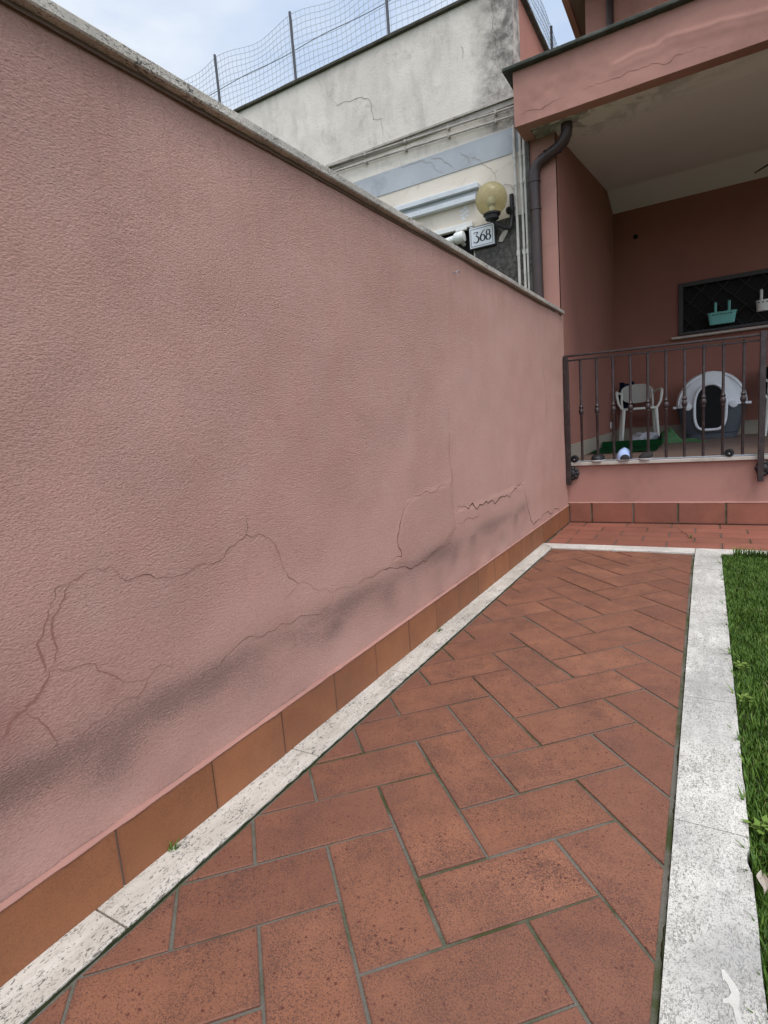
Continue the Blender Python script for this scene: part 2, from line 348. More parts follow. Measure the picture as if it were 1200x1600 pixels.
# ------------------------------------------------------------------ mesh helpers (units)
class MB:
    def __init__(s): s.b = bmesh.new()
    def _bev(s, geom_faces, w, seg=1):
        es = list({e for f in geom_faces for e in f.edges})
        bmesh.ops.bevel(s.b, geom=es, offset=w, segments=seg, profile=0.5, affect='EDGES', clamp_overlap=True)
    def box(s, x0, x1, y0, y1, z0, z1, bev=0.0, seg=1, mat=None):
        v = [s.b.verts.new((x, y, z)) for x in (x0, x1) for y in (y0, y1) for z in (z0, z1)]
        fs = [s.b.faces.new([v[i] for i in q]) for q in ((0, 1, 3, 2), (4, 6, 7, 5), (0, 4, 5, 1), (2, 3, 7, 6), (0, 2, 6, 4), (1, 5, 7, 3))]
        if mat is not None:
            for q in v: q.co = mat @ q.co
        if bev: s._bev(fs, bev, seg)
        return s
    def prism(s, poly, d, bev=0.0, top_only=False):
        """poly: 3-D points, d: extrusion vector"""
        d = Vector(d); a = [s.b.verts.new(p) for p in poly]; c = [s.b.verts.new(Vector(p) + d) for p in poly]
        n = len(a); fs = [s.b.faces.new(a[::-1]), s.b.faces.new(c)]
        for i in range(n): fs.append(s.b.faces.new((a[i], a[(i + 1) % n], c[(i + 1) % n], c[i])))
        if bev: s._bev([fs[1]] if top_only else fs, bev)
        return s
    def tube(s, pts, r, n=8, cap=True, flat=None, closed=False):
        pts = [Vector(p) for p in pts]; N = len(pts)
        rr = r if isinstance(r, (list, tuple)) else [r] * N
        rings = []; ref = None
        for i, p in enumerate(pts):
            if closed: t = (pts[(i + 1) % N] - pts[i - 1])
            else: t = (pts[min(i + 1, N - 1)] - pts[max(i - 1, 0)])
            t.normalize()
            if ref is None: ref = Vector((0, 0, 1)) if abs(t.z) < 0.9 else Vector((1, 0, 0))
            a = (ref - t * ref.dot(t)).normalized(); b_ = t.cross(a); ref = a
            fl = flat or (1, 1)
            rings.append([s.b.verts.new(p + (a * math.cos(q) * fl[0] + b_ * math.sin(q) * fl[1]) * rr[i]) for q in [2 * math.pi * k / n for k in range(n)]])
        for i in range(N if closed else N - 1):
            A, B = rings[i], rings[(i + 1) % N]
            for k in range(n): s.b.faces.new((A[k], A[(k + 1) % n], B[(k + 1) % n], B[k]))
        if cap and not closed: s.b.faces.new(rings[0][::-1]); s.b.faces.new(rings[-1])
        return s
    def lathe(s, prof, c=(0, 0, 0), axis=(0, 0, 1), n=24, sx=1, sy=1):
        ax = Vector(axis).normalized(); q = Vector((0, 0, 1)).rotation_difference(ax); c = Vector(c)
        rings = []
        for r, z in prof:
            rings.append([s.b.verts.new(c + q @ Vector((math.cos(t) * r * sx, math.sin(t) * r * sy, z))) for t in [2 * math.pi * k / n for k in range(n)]])
        for A, B in zip(rings, rings[1:]):
            for k in range(n): s.b.faces.new((A[k], A[(k + 1) % n], B[(k + 1) % n], B[k]))
        s.b.faces.new(rings[0][::-1]); s.b.faces.new(rings[-1]); return s
    def grid(s, f, nu, nv, close_u=False):
        vs = [[s.b.verts.new(f(i / nu, j / nv)) for j in range(nv + 1)] for i in range(nu + (0 if close_u else 1))]
        M = len(vs)
        for i in range(nu):
            for j in range(nv):
                s.b.faces.new((vs[i][j], vs[(i + 1) % M][j], vs[(i + 1) % M][j + 1], vs[i][j + 1]))
        return vs

def tag(o, label=None, cat=None, group=None, kind=None):
    if label: o['label'] = label
    if cat: o['category'] = cat
    if group: o['group'] = group
    if kind: o['kind'] = kind
    return o
ORG = {}
def empty(name, loc, label, cat, group=None):
    o = bpy.data.objects.new(name, None); COL.objects.link(o); o.location = Vector(loc) * U
    o.empty_display_size = 0.05
    ORG[o.name] = Vector(loc); return tag(o, label, cat, group)
def obj(name, mb, mat, parent=None, org=None, smooth=False, xf=None):
    me = bpy.data.meshes.new(name)
    b = mb.b
    bmesh.ops.recalc_face_normals(b, faces=b.faces)
    if org is None: org = ORG[parent.name] if parent is not None else Vector((0, 0, 0))
    org = Vector(org)
    for v in b.verts:
        if xf is not None: v.co = xf @ v.co
        v.co = (v.co - org) * U
    b.to_mesh(me); b.free()
    if smooth:
        me.polygons.foreach_set('use_smooth', [True] * len(me.polygons))
        if smooth != 'all': me.set_sharp_from_angle(angle=R_(40))
    me.materials.append(MAT[mat] if isinstance(mat, str) else mat)
    o = bpy.data.objects.new(name, me); COL.objects.link(o)
    if parent is not None: o.parent = parent; ORG[o.name] = org
    else: o.location = org * U; ORG[o.name] = org
    return o
def copy_tree(o, dloc, parent=None):
    c = o.copy(); COL.objects.link(c)
    if parent is not None: c.parent = parent
    else: c.location = o.location + Vector(dloc) * U
    for ch in list(o.children): copy_tree(ch, (0, 0, 0), c)
    return c
def struct(o): o['kind'] = 'structure'; return o
def rnd(a, b): return random.uniform(a, b)

# ------------------------------------------------------------------ ground, path, kerbs
mb = MB(); mb.box(-3000, 3000, -3000, 3000, -3.0, -0.35); struct(obj('ground', mb, 'ground'))
mb = MB(); mb.box(3.012, 26, -24, 17.86, -0.34, -0.115); struct(obj('lawn', mb, 'turfsoil'))

def clip(poly, a, b):
    """keep the part of poly left of line a->b (2-D)"""
    o = []; n = len(poly)
    def sd_(p): return (b[0] - a[0]) * (p[1] - a[1]) - (b[1] - a[1]) * (p[0] - a[0])
    for i in range(n):
        p, q = poly[i], poly[(i + 1) % n]; dp, dq = sd_(p), sd_(q)
        if dp >= 0: o.append(p)
        if dp * dq < 0:
            t = dp / (dp - dq); o.append((p[0] + (q[0] - p[0]) * t, p[1] + (q[1] - p[1]) * t))
    return o
def inset(poly, d):
    n = len(poly); r = []
    for i in range(n):
        p0, p1, p2 = Vector(poly[i - 1]), Vector(poly[i]), Vector(poly[(i + 1) % n])
        e1, e2 = (p1 - p0).normalized(), (p2 - p1).normalized()
        n1, n2 = Vector((-e1.y, e1.x)), Vector((-e2.y, e2.x))
        k = n1 + n2; L = k.length_squared
        if L < 1e-4: return None
        r.append(tuple(p1 + k * (2 * d / L)))
    return r
def area(p): return 0.5 * sum(p[i][0] * p[(i + 1) % len(p)][1] - p[(i + 1) % len(p)][0] * p[i][1] for i in range(len(p)))
def tiles_obj(name, polys, mat, mat2, z0=-0.12, frame=None, parent=None, tilt=0.005, bev=0.013, thick=0.09, grout_box=None, edge_w=0.10):
    """paving tiles as bevelled slabs with per-tile and per-edge attributes; frame maps (a,b,h)->xyz"""
    vs, fs, ra, ea = [], [], [], []
    F = frame or (lambda a, b, h: (a, b, h))
    for p in polys:
        if len(p) < 3 or area(p) < 0.02: continue
        # drop near-duplicate points
        q = [p[0]]
        for x in p[1:]:
            if math.dist(x, q[-1]) > 0.02: q.append(x)
        if math.dist(q[0], q[-1]) < 0.02: q.pop()
        if len(q) < 3: continue
        i1 = inset(q, bev); i2 = inset(q, edge_w)
        if i1 is None or i2 is None or area(i1) < 0.01: continue
        ok2 = area(i2) > 0.05 and all(math.dist(a, b) < edge_w * 1.9 for a, b in zip(q, i2)) and all((q[(j + 1) % len(q)][0] - q[j][0]) * (i2[(j + 1) % len(q)][0] - i2[j][0]) + (q[(j + 1) % len(q)][1] - q[j][1]) * (i2[(j + 1) % len(q)][1] - i2[j][1]) > 0 for j in range(len(q)))
        if any((q[(j + 1) % len(q)][0] - q[j][0]) * (i1[(j + 1) % len(q)][0] - i1[j][0]) + (q[(j + 1) % len(q)][1] - q[j][1]) * (i1[(j + 1) % len(q)][1] - i1[j][1]) <= 0 for j in range(len(q))): continue
        cx = sum(x[0] for x in q) / len(q); cy = sum(x[1] for x in q) / len(q)
        tx, ty, dz = rnd(-tilt, tilt), rnd(-tilt, tilt), rnd(-0.007, 0.007)
        r = random.random()
        def H(x, h): return h + dz + (x[0] - cx) * tx + (x[1] - cy) * ty
        loops = [[F(x[0], x[1], H(x, -thick)) for x in q], [F(x[0], x[1], H(x, -bev * 0.8)) for x in q], [F(x[0], x[1], H(x, 0)) for x in i1]]
        ev = [1, 1, 0.9]
        if ok2: loops.append([F(x[0], x[1], H(x, 0.0)) for x in i2]); ev.append(0)
        n = len(q); base = len(vs)
        for L_, e in zip(loops, ev): vs += L_; ra += [r] * n; ea += [e] * n
        for k in range(len(loops) - 1):
            for i in range(n):
                a = base + k * n + i; b = base + k * n + (i + 1) % n
                fs.append((a, b, b + n, a + n))
        fs.append(tuple(base + (len(loops) - 1) * n + i for i in range(n)))
    nt_ = len(fs)
    if grout_box:
        base = len(vs); vs += grout_box; ra += [0] * 4; ea += [0] * 4
        fs.append((base, base + 1, base + 2, base + 3))
    org = ORG[parent.name] if parent is not None else Vector((0, 0, 0))
    me = bpy.data.meshes.new(name)
    me.from_pydata([tuple((Vector(v) - org) * U) for v in vs], [], fs)
    for nm, data in (('tile_rnd', ra), ('tile_edge', ea)):
        at = me.attributes.new(nm, 'FLOAT', 'POINT'); at.data.foreach_set('value', data)
    me.materials.append(MAT[mat]); me.materials.append(MAT[mat2])
    if grout_box: me.polygons[nt_].material_index = 1
    me.update()
    o = bpy.data.objects.new(name, me); COL.objects.link(o)
    if parent is not None: o.parent = parent; ORG[o.name] = org
    return o
PHI = 0.7861532
c_, s_ = math.cos(PHI), math.sin(PHI)
def lx(y): return -3.535 + 0.0101 * (y + 4)           # left edge of the tiled path
def wx(y): return -4.05 + 0.0122 * (y - 4)            # face of the skirting
def fx(y): return -4.12 + 0.0122 * (y - 4)            # face of the garden wall
PY0, PY1 = -16.0, 17.78
polys = []
for i in range(-34, 40):
    for j in range(-34, 40):
        d = (i - j) % 4
        if d == 0: rect = (i, j, i + 2, j + 1)
        elif d == 3: rect = (i, j, i + 1, j + 2)
        else: continue
        g = 0.023
        a0, b0, a1, b1 = rect[0] + g, rect[1] + g, rect[2] - g, rect[3] - g
        P = [(a * c_ - b * s_, a * s_ + b * c_) for a, b in ((a0, b0), (a1, b0), (a1, b1), (a0, b1))]
        P = [(x + rnd(-.006, .006), y + rnd(-.006, .006)) for x, y in P]
        if max(y for x, y in P) < PY0 or min(y for x, y in P) > PY1 or max(x for x, y in P) < -3.8 or min(x for x, y in P) > 2.3: continue
        P = clip(P, (2.055, PY0), (2.045, PY1)); 
        if len(P) > 2: P = clip(P, (lx(PY1) + .035, PY1), (lx(PY0) + .035, PY0))
        if len(P) > 2: P = clip(P, (2.1, PY1 - .03), (-4, PY1 + .03))
        if len(P) > 2: P = clip(P, (-4, PY0), (2.1, PY0))
        if len(P) > 2: polys.append(P)
struct(tiles_obj('path', polys, 'cotto', 'grout', grout_box=[(-3.75, PY0, -.026), (2.2, PY0, -.026), (2.2, 17.9, -.026), (-3.4, 17.9, -.026)]))
# apron of straight-laid tiles before the step
polys = []
for r_, y0 in enumerate((18.72, 19.97, 20.97, 21.97, 22.97)):
    y1 = (19.97, 20.97, 21.97, 22.97, 24.0)[r_]
    off = -0.93 if r_ % 2 == 0 else 0.08
    for k in range(-2, 12):
        x0 = max(off + 2 * k, -3.80); x1 = off + 2 * k + 2
        if x1 - x0 < 0.15: continue
        g = 0.022
        polys.append([(x0 + g, y0 + g), (x1 - g, y0 + g), (x1 - g, y1 - g), (x0 + g, y1 - g)])
struct(tiles_obj('pavement', polys, 'skirt2', 'grout', grout_box=[(-4.0, 18.5, -.034), (24, 18.5, -.034), (24, 24.1, -.034), (-4.0, 24.1, -.034)]))

def slabs(name, pts_list, mat, z=0.045, depth=0.3, bev=0.010):
    mb = MB()
    for p in pts_list: mb.prism([(x, y, z - depth + rnd(-.005, .005)) for x, y in p], (0, 0, depth), bev)
    o = obj(name, mb, mat); return struct(o)
L = []
ys = [-16.0] + [-2.88 + 3.72 * k for k in range(-3, 6)]
ys = [y for y in ys if y < 17] + [17.9]
ys = [-16.0, -13.6, -10.2, -6.6, -2.88, 0.96, 4.52, 8.1, 11.7, 15.2]
g = .012
for a, b in zip(ys, ys[1:]): L.append([(wx(a) - .05, a + g), (lx(a) - .015, a + g), (lx(b) - .015, b - g), (wx(b) - .05, b - g)])
L.append([(wx(15.2) - .05, 15.2 + g), (lx(15.2) - .015, 15.2 + g), (-3.315, 17.80), (-3.90, 18.62)])
slabs('kerb', L, 'trav')
# cross border
slabs('kerb', [[(-3.885, 18.65), (-3.30, 17.83), (2.13, 17.83), (2.13, 18.66)]], 'travx', 0.04)
slabs('kerb', [[(3.03, 17.88), (6.8, 17.88), (6.8, 18.60), (2.16, 18.66)], [(6.84, 17.88), (12, 17.88), (12, 18.6), (6.84, 18.6)], [(12.04, 17.88), (18, 17.88), (18, 18.6), (12.04, 18.6)], [(18.04, 17.88), (25, 17.88), (25, 18.6), (18.04, 18.6)]], 'travx', 0.04)
# right border: wide slabs with slightly chipped lawn-side edge
L = []
ys = [-16, -12, -8.2, -4.4, -1.95, 1.68, 5.50, 10.75, 15.45, 18.62]
for a, b in zip(ys, ys[1:]):
    a2, b2 = a + .008, b - .008
    xr = 3.005
    left = [(2.132, b2), (2.132, a2)] if b < 18 else [(2.155, 18.62), (2.132, a2)]
    edge = []
    n = max(4, int((b2 - a2) / 0.16))
    top = b2 if b < 18 else 17.86
    for k in range(n + 1):
        y = a2 + (top - a2) * k / n
        dx = mn.noise(Vector((y * 1.7, 3, 0))) * .018 + mn.noise(Vector((y * 6, 9, 0))) * .010
        if abs(y - 1.22) < .14: dx -= .045
        edge.append((xr + dx, y))
    L.append(left + edge)
mb = MB()
for p in L:
    mb.prism([(x, y, -.3) for x, y in p], (0, 0, .345), 0.0)
struct(obj('kerb', mb, 'travw'))
# moss line filling the joint between kerbs and paving
mb = MB()
def moss(xa, side, y0, y1, n, amp, seed):
    prev = None
    for i in range(n + 1):
        y = y0 + (y1 - y0) * i / n; x = xa(y)
        w = amp * max(.12, .55 + 1.1 * mn.noise(Vector((y * 1.3, seed, 0))) + .6 * mn.noise(Vector((y * 9, seed, 2))))
        h = .004 + .022 * max(0, .4 + mn.noise(Vector((y * 5, seed, 5))))
        q = [mb.b.verts.new(p) for p in ((x - side * .006, y, h), (x + side * w * .5, y, h), (x + side * w, y, -.03))]
        if prev:
            for k in range(2): mb.b.faces.new((prev[k], prev[k + 1], q[k + 1], q[k]))
        prev = q
moss(lambda y: lx(y) - .014, 1, -8, 17.8, 900, .018, 3)
moss(lambda y: 2.134, -1, -6, 17.8, 700, .035, 8)
tag(obj('moss', mb, 'moss'), 'dark moss growing in the joints beside the stone borders', 'moss', None, 'stuff')
# white paint spilt on the weathered border
mb = MB()
pp = [(2.60, -.70), (2.66, -.62), (2.645, -.50), (2.67, -.48), (2.72, -.55), (2.76, -.60), (2.795, -.68), (2.79, -.80), (2.775, -.86), (2.80, -.95), (2.85, -1.05), (2.87, -1.3), (2.82, -1.3), (2.79, -1.1), (2.75, -.98), (2.735, -.87), (2.70, -.84), (2.655, -.86), (2.65, -.82), (2.70, -.78), (2.725, -.72), (2.70, -.64), (2.67, -.60), (2.64, -.66)]
mb.prism([(x, y, .046) for x, y in pp[::-1][1:-1]], (0, 0, .006))
tag(obj('paint_spill', mb, 'whitepaint'), 'white paint splash dried on the weathered stone border beside the lawn', 'paint splash')

# ------------------------------------------------------------------ garden wall
gw = empty('garden_wall', (-4.3, 4, 0), 'long pink roughcast boundary wall with cracks, stone coping and terracotta skirting', 'wall')
def sstep(a, b, x): t = min(1, max(0, (x - a) / (b - a))); return t * t * (3 - 2 * t)
SP = [(-0.6, 2.45), (0.34, 3.16), (0.91, 3.45), (1.74, 2.92), (2.5, 3.0), (3.0, 3.9), (4.2, 4.5), (6.51, 5.19), (5.61, 2.71), (5.24, 2.4), (2.24, 2.25)]
SP2 = [(9.1, 7.0), (9.15, 3.2), (12, 3.0), (16.2, 3.1), (23, 3.2), (23, 8), (14, 9)]
def sdpoly(P, x, y):
    d = 1e9; ins = False; n = len(P)
    for i in range(n):
        x1, y1 = P[i]; x2, y2 = P[(i + 1) % n]
        ex, ey = x2 - x1, y2 - y1
        t = max(0, min(1, ((x - x1) * ex + (y - y1) * ey) / (ex * ex + ey * ey)))
        d = min(d, math.hypot(x - x1 - t * ex, y - y1 - t * ey))
        if (y1 > y) != (y2 > y) and x < (x2 - x1) * (y - y1) / (y2 - y1) + x1: ins = not ins
    return d if ins else -d
PATCH = [(5.14, 2.5), (5.6, 2.6), (5.54, 3.12), (5.67, 3.36), (6.28, 3.86), (7.02, 3.95), (8.06, 3.98), (8.9, 4.02), (9.04, 3.67), (9.10, 2.6), (8.16, 2.25), (6.6, 2.12)]
def wdisp(y, z):
    d = 0.05 * mn.noise(Vector((y * .25, z * .3, 1.3))) + 0.022 * mn.noise(Vector((y * .9, z * .9, 5.1)))
    d += 0.018 * sstep(-.03, .03, sdpoly(PATCH, y, z)) if 4.5 < y < 9.6 and 1.5 < z < 4.5 else 0
    if 9.1 < y < 17: d += 0.02 * sstep(.03, -.03, z - (3.05 + .08 * mn.noise(Vector((y, 2, 2))))) * sstep(9.1, 9.3, y) * sstep(17, 15.8, y)
    d += 0.05 * sstep(1.25, .86, z) * mn.noise(Vector((y * 1.1, 0, 8)))
    return d
WY0, WY1, WZ0, WZ1 = -16.0, 24.1, 0.80, 10.68
NY, NZ = 480, 132
mb = MB()
vs = mb.grid(lambda u, v: (fx(WY0 + u * (WY1 - WY0)) + wdisp(WY0 + u * (WY1 - WY0), WZ0 + v * (WZ1 - WZ0)), WY0 + u * (WY1 - WY0), WZ0 + v * (WZ1 - WZ0)), NY, NZ)
wall = obj('wall', mb, 'gwall', gw, smooth='all')
me = wall.data
sm, da, ro = [], [], []
for v in me.vertices:
    p = v.co / U + ORG['garden_wall']; y, z = p.y, p.z
    a = .55 * sstep(-.7, .6, sdpoly(SP, y, z) + .45 * mn.noise(Vector((y * 1.3, z * 1.3, 0))))
    a = max(a, .5 * sstep(-1.6, .8, sdpoly(SP2, y, z)))
    if z < 1.75: a = max(a, .6 * sstep(1.85, 1.2, z))
    a = max(a, .35 * sstep(6, 14, y))
    a *= 1 - .8 * sstep(-.1, .1, sdpoly(PATCH, y, z))
    sm.append(a)
    zc = 2.06 + .13 * mn.noise(Vector((y * .5, 0, 3)))
    b = math.exp(-((z - zc) / (.43 + .08 * mn.noise(Vector((y * .7, 7, 3))))) ** 2) * (.74 + .34 * mn.noise(Vector((y * .45, 1, 9))))
    if z < zc: b = max(b, .62 * math.exp(-((z - zc) / 1.0) ** 2) * (1 + .9 * mn.noise(Vector((y * 1.1, z * 1.4, 12)))))
    b *= 1 - .8 * sstep(15.5, 17.5, y)
    b = max(0, b) * (1.0 if z > zc else .9) * (1.25 if y < 1.5 else 1.1)
    da.append(min(1, b))
    r = sstep(3.3, 2.9, z) * sstep(-2.9, -3.5, y) * .9 * sstep(2.2, 2.6, z)
    r = max(r, .9 * math.exp(-((y + 2.2) / .12) ** 2 - ((z - 2.66) / .14) ** 2))
    r = max(r, .8 * math.exp(-((y - 1.6) / .07) ** 2 - ((z - 6.08) / .09) ** 2))
    r = max(r, .5 * sstep(.15, 0, abs(z - (3.6 + .3 * math.sin(y)) - 2.2)) * (1 if 7.0 < y < 7.3 else 0))
    ro.append(r)
for nm, data in (('smooth_patch', sm), ('damp', da), ('rose', ro)):
    at = me.attributes.new(nm, 'FLOAT', 'POINT'); at.data.foreach_set('value', data)
# core of the wall (back and top), behind the displaced face
mb = MB()
mb.prism([(fx(WY0) - .12, WY0, -.3), (fx(24.1) - .12, 24.1, -.3), (fx(24.1) - 1.3, 24.1, -.3), (fx(WY0) - 1.3, WY0, -.3)], (0, 0, 10.97))
obj('wall_core', mb, 'pink', gw)
# coping slabs
mb = MB(); ys = [-16, -9.4, -2.8, 3.4, 9.7, 16.2, 23.75]
for a, b in zip(ys, ys[1:]):
    mb.prism([(fx(a) + .17, a + .012, 10.70), (fx(b) + .17, b - .012, 10.70), (fx(b) - 1.45, b - .012, 10.70), (fx(a) - 1.45, a + .012, 10.70)], (0, 0, .165), .02)
obj('coping', mb, 'coping', gw)
# dark brown strip along the wall top, under the coping
mb = MB(); mb.grid(lambda u, v: (fx(-16 + u * 39.7) + (.035 + .02 * mn.noise(Vector((u * 180, 0, 0)))) * (1 - v * .3), -16 + u * 39.7, 10.63 + v * .07), 300, 2)
obj('coping_underband', mb, 'underband', gw)
# skirting tiles on the garden wall
polys = []
k = -10
while True:
    y0 = -0.86 + 1.625 * k; k += 1
    if y0 > 23.9: break
    if y0 < -16.5: continue
    y1 = min(y0 + 1.625, 23.98)
    if y1 - y0 < .2: continue
    zt = .86 + .0022 * (y0 + 4) + rnd(-.008, .008)
    polys.append([(y0 + .010, 0.02), (y1 - .010, 0.02), (y1 - .010, zt), (y0 + .010, zt)])
tiles_obj('skirting', polys, 'skirt', 'grout', frame=lambda a, b, h: (wx(a) + h, a, b), parent=gw, tilt=.004, bev=.008, thick=.07,
          grout_box=[(wx(-16) - .012, -16, 0), (wx(24) - .012, 24, 0), (wx(24) - .012, 24, .84), (wx(-16) - .012, -16, .84)], edge_w=.05)
# painted plaster fillet above the skirting
mb = MB()
def fil(u, v):
    y = -16 + u * 40; t = v * math.pi / 2
    zt = .872 + .0022 * (y + 4); n_ = .018 * mn.noise(Vector((y * 2.5, 0, 4))) + .008 * mn.noise(Vector((y * 11, 0, 4)))
    return (fx(y) + (.078 + n_) * math.cos(t) + .004, y, zt + .002 + (.035 + n_) * math.sin(t))
mb.grid(fil, 700, 4); 
o = obj('plaster_fillet', mb, 'pink', gw, smooth='all')

# cracks: thin irregular ribbons lying on a surface
def refine(pts, amp, it=2):
    for _ in range(it):
        q = [pts[0]]
        for a, b in zip(pts, pts[1:]):
            d = math.dist(a, b); n_ = (-(b[1] - a[1]) / (d + 1e-9), (b[0] - a[0]) / (d + 1e-9)); o_ = rnd(-amp, amp) * d
            q += [((a[0] + b[0]) / 2 + n_[0] * o_, (a[1] + b[1]) / 2 + n_[1] * o_), b]
        pts = q
    return pts
def crack(lines, surf, mat, parent, w=0.02, name='crack', amp=.16, it=2):
    for pts in lines:
        mb = MB(); ww = w
        if isinstance(pts, tuple): pts, ww = pts
        pts = refine(list(pts), amp, it); n = len(pts); prev = None
        for i, p in enumerate(pts):
            a, b = pts[max(0, i - 1)], pts[min(n - 1, i + 1)]
            d = math.dist(a, b) + 1e-9; nx, ny = -(b[1] - a[1]) / d, (b[0] - a[0]) / d
            k = ww * .5 * (0.62 + 1.0 * abs(mn.noise(Vector((p[0] * 3.1, p[1] * 3.1, 2)))) * 2) * min(1, .25 + 3 * min(i, n - 1 - i) / n)
            c1 = mb.b.verts.new(surf(p[0] + nx * k, p[1] + ny * k)); c2 = mb.b.verts.new(surf(p[0] - nx * k, p[1] - ny * k))
            if prev: mb.b.faces.new((prev[0], c1, c2, prev[1]))
            prev = (c1, c2)
        o = obj(name, mb, mat, parent)
    return o
def ws(y, z): return (fx(y) + wdisp(y, z) + .007, y, z)
C1 = [(-2.9, 3.23), (-2.77, 3.44), (-2.67, 3.92), (-2.58, 4.09), (-2.45, 4.21), (-2.21, 4.29), (-1.95, 4.25), (-1.85, 4.07), (-1.69, 4.0), (-1.52, 4.02), (-1.09, 3.86), (-0.69, 3.87), (-0.25, 3.86), (0.11, 4.04), (0.5, 4.17), (0.87, 4.09), (1.17, 3.86), (1.31, 3.41), (1.7, 2.97), (2.3, 2.66), (3.06, 2.51), (3.54, 2.44)]
C1b = [(-2.9, 3.23), (-3.02, 3.03), (-3.22, 2.89), (-3.53, 2.66)]
C2 = [(-2.9, 3.23), (-2.54, 3.14), (-2.24, 2.92), (-1.68, 2.56)]
C3 = [(-2.97, 2.23), (-3.08, 2.66), (-3.22, 2.89)]
C4 = [(-2.97, 2.23), (-2.7, 2.2), (-2.24, 2.35), (-1.86, 2.39), (-1.65, 2.57), (-1.35, 2.65), (-1.1, 2.62), (-0.95, 2.1), (-0.58, 2.25), (-0.16, 2.34), (0.44, 2.39), (1.1, 2.39), (2.23, 2.19), (2.56, 2.28), (2.83, 2.54)]
C5 = [(1.7, 2.97), (1.3, 2.81)]; C6 = [(-2.78, 3.96), (-2.69, 4.16), (-2.51, 4.18)]; C7 = [(0.49, 4.55), (0.56, 4.32), (0.5, 4.17)]
D1 = [(5.14, 2.55), (5.64, 2.54), (5.54, 3.12), (5.67, 3.36), (6.28, 3.86), (7.02, 3.95), (8.06, 3.98), (8.82, 4.02)]
D2 = [(8.95, 6.59), (8.97, 5.02), (9.02, 4.48), (9.04, 3.67), (9.13, 2.68)]
D3 = [(3.66, 2.4), (4.27, 2.4), (4.86, 2.42), (5.11, 2.4), (5.74, 2.26), (6.16, 2.1), (6.63, 2.13), (7.31, 2.19), (8.16, 2.23), (9.0, 2.51)]
D4 = [(9.29, 3.07), (9.81, 3.16), (10.57, 3.13), (11.36, 2.94), (12.07, 2.96), (13.02, 2.94), (13.62, 2.89), (14.72, 2.98), (15.55, 3.08), (16.29, 3.04)]
D5 = [(16.28, 2.92), (16.65, 1.83), (17.37, 1.11), (18.4, 1.12), (20.33, 1.08), (21.41, 1.16), (22.94, 1.01)]
D6 = [(9.24, 2.72), (10.04, 2.74), (10.65, 2.63), (11.15, 2.64)]
E1 = [(11.3, 10.4), (11.2, 9.1), (11.35, 8.2)]; E2 = [(20.1, 9.3), (20.0, 7.6), (20.3, 6.0), (20.1, 5.1)]
crack([(C1[4:], .007), (C4[7:], .008), (C5, .008), (C6, .009), (C7, .006), (D1[:5], .018), (D1[4:], .008), (D2, .011), (D3, .015), (D6, .012), (E2, .012)], ws, 'crack', gw, .02)
crack([(D4, .026), (D5, .024)], ws, 'crack_dark', gw, .05, amp=.22)
crack([(C1[:6], .015), (C1b, .026), (C2, .010), (C3, .012), (C4[:8], .008), ([(-2.94, 3.2), (-2.99, 3.6), (-2.8, 3.95)], .018)], ws, 'crack_rose', gw, .08, amp=.2)
# rusty hook
mb = MB(); mb.tube([ws(10.0, 10.12), (fx(10) + .10, 10.02, 10.12), (fx(10) + .15, 10.12, 10.18), (fx(10) + .12, 10.22, 10.12), (fx(10) + .1, 10.16, 10.04)], .014, 6)
obj('hook', mb, 'galv', gw)

# ------------------------------------------------------------------ house
hs = empty('house', (6, 24.12, 0), 'pink rendered house with a raised porch under a deep balcony', 'house')
FY = 24.12
# left side wall of porch / pillar
mb = MB(); mb.box(-5.33, -3.95, FY, 44.6, 0, 22.2); obj('side_wall', mb, 'pink', hs)
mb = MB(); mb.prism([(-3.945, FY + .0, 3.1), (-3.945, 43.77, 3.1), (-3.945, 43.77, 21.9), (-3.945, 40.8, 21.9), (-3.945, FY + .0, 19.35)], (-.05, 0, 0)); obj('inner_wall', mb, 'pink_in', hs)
# back wall with opening for window
WX0, WX1, WZA, WZB = 0.6, 8.8, 11.0, 14.8
mb = MB()
for q in ((-5.3, WX0, 0, 23), (WX1, 22, 0, 23), (WX0, WX1, 0, WZA), (WX0, WX1, WZB, 23)): mb.box(q[0], q[1], 43.77, 45, q[2], q[3])
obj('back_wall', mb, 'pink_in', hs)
mb = MB(); mb.lathe([(.17, 0), (.17, .02)], (-2.34, 43.76, 18.89), (0, -1, 0), 16); obj('vent_hole', mb, 'dark', hs)
# window
mb = MB()
for q in ((WX0, WX0 + .32, WZA, WZB), (WX1 - .32, WX1, WZA, WZB)): mb.box(q[0], q[1], 43.62, 43.95, q[2], q[3], .02)
for q in ((WX0 + .32, WX1 - .32, WZB - .30, WZB), (WX0 + .32, WX1 - .32, WZA, WZA + .22)): mb.box(q[0], q[1], 43.62, 43.95, q[2], q[3], .02)
wf = obj('window', mb, 'frame', hs)
mb = MB(); mb.box(WX0 - .2, WX1 + .2, 44.9, 45.1, WZA - .2, WZB + .3); mb.box(WX0 + .01, WX1 - .01, 44.2, 44.3, WZA + .01, WZB - .01); obj('pane', mb, 'dark', wf)
mb = MB()
def lat(x0, z0, x1, z1):
    # clip to window
    lo, hi = WX0 + .33, WX1 - .33; zl, zh = WZA + .24, WZB - .32
    t0, t1 = 0.0, 1.0
    for p, q, a, b in ((x0, x1 - x0, lo, hi), (z0, z1 - z0, zl, zh)):
        ta, tb = (a - p) / q, (b - p) / q
        t0 = max(t0, min(ta, tb)); t1 = min(t1, max(ta, tb))
    if t1 - t0 > .01:
        mb.tube([(x0 + (x1 - x0) * t, 43.75, z0 + (z1 - z0) * t) for t in (t0, t1)], .05, 4)
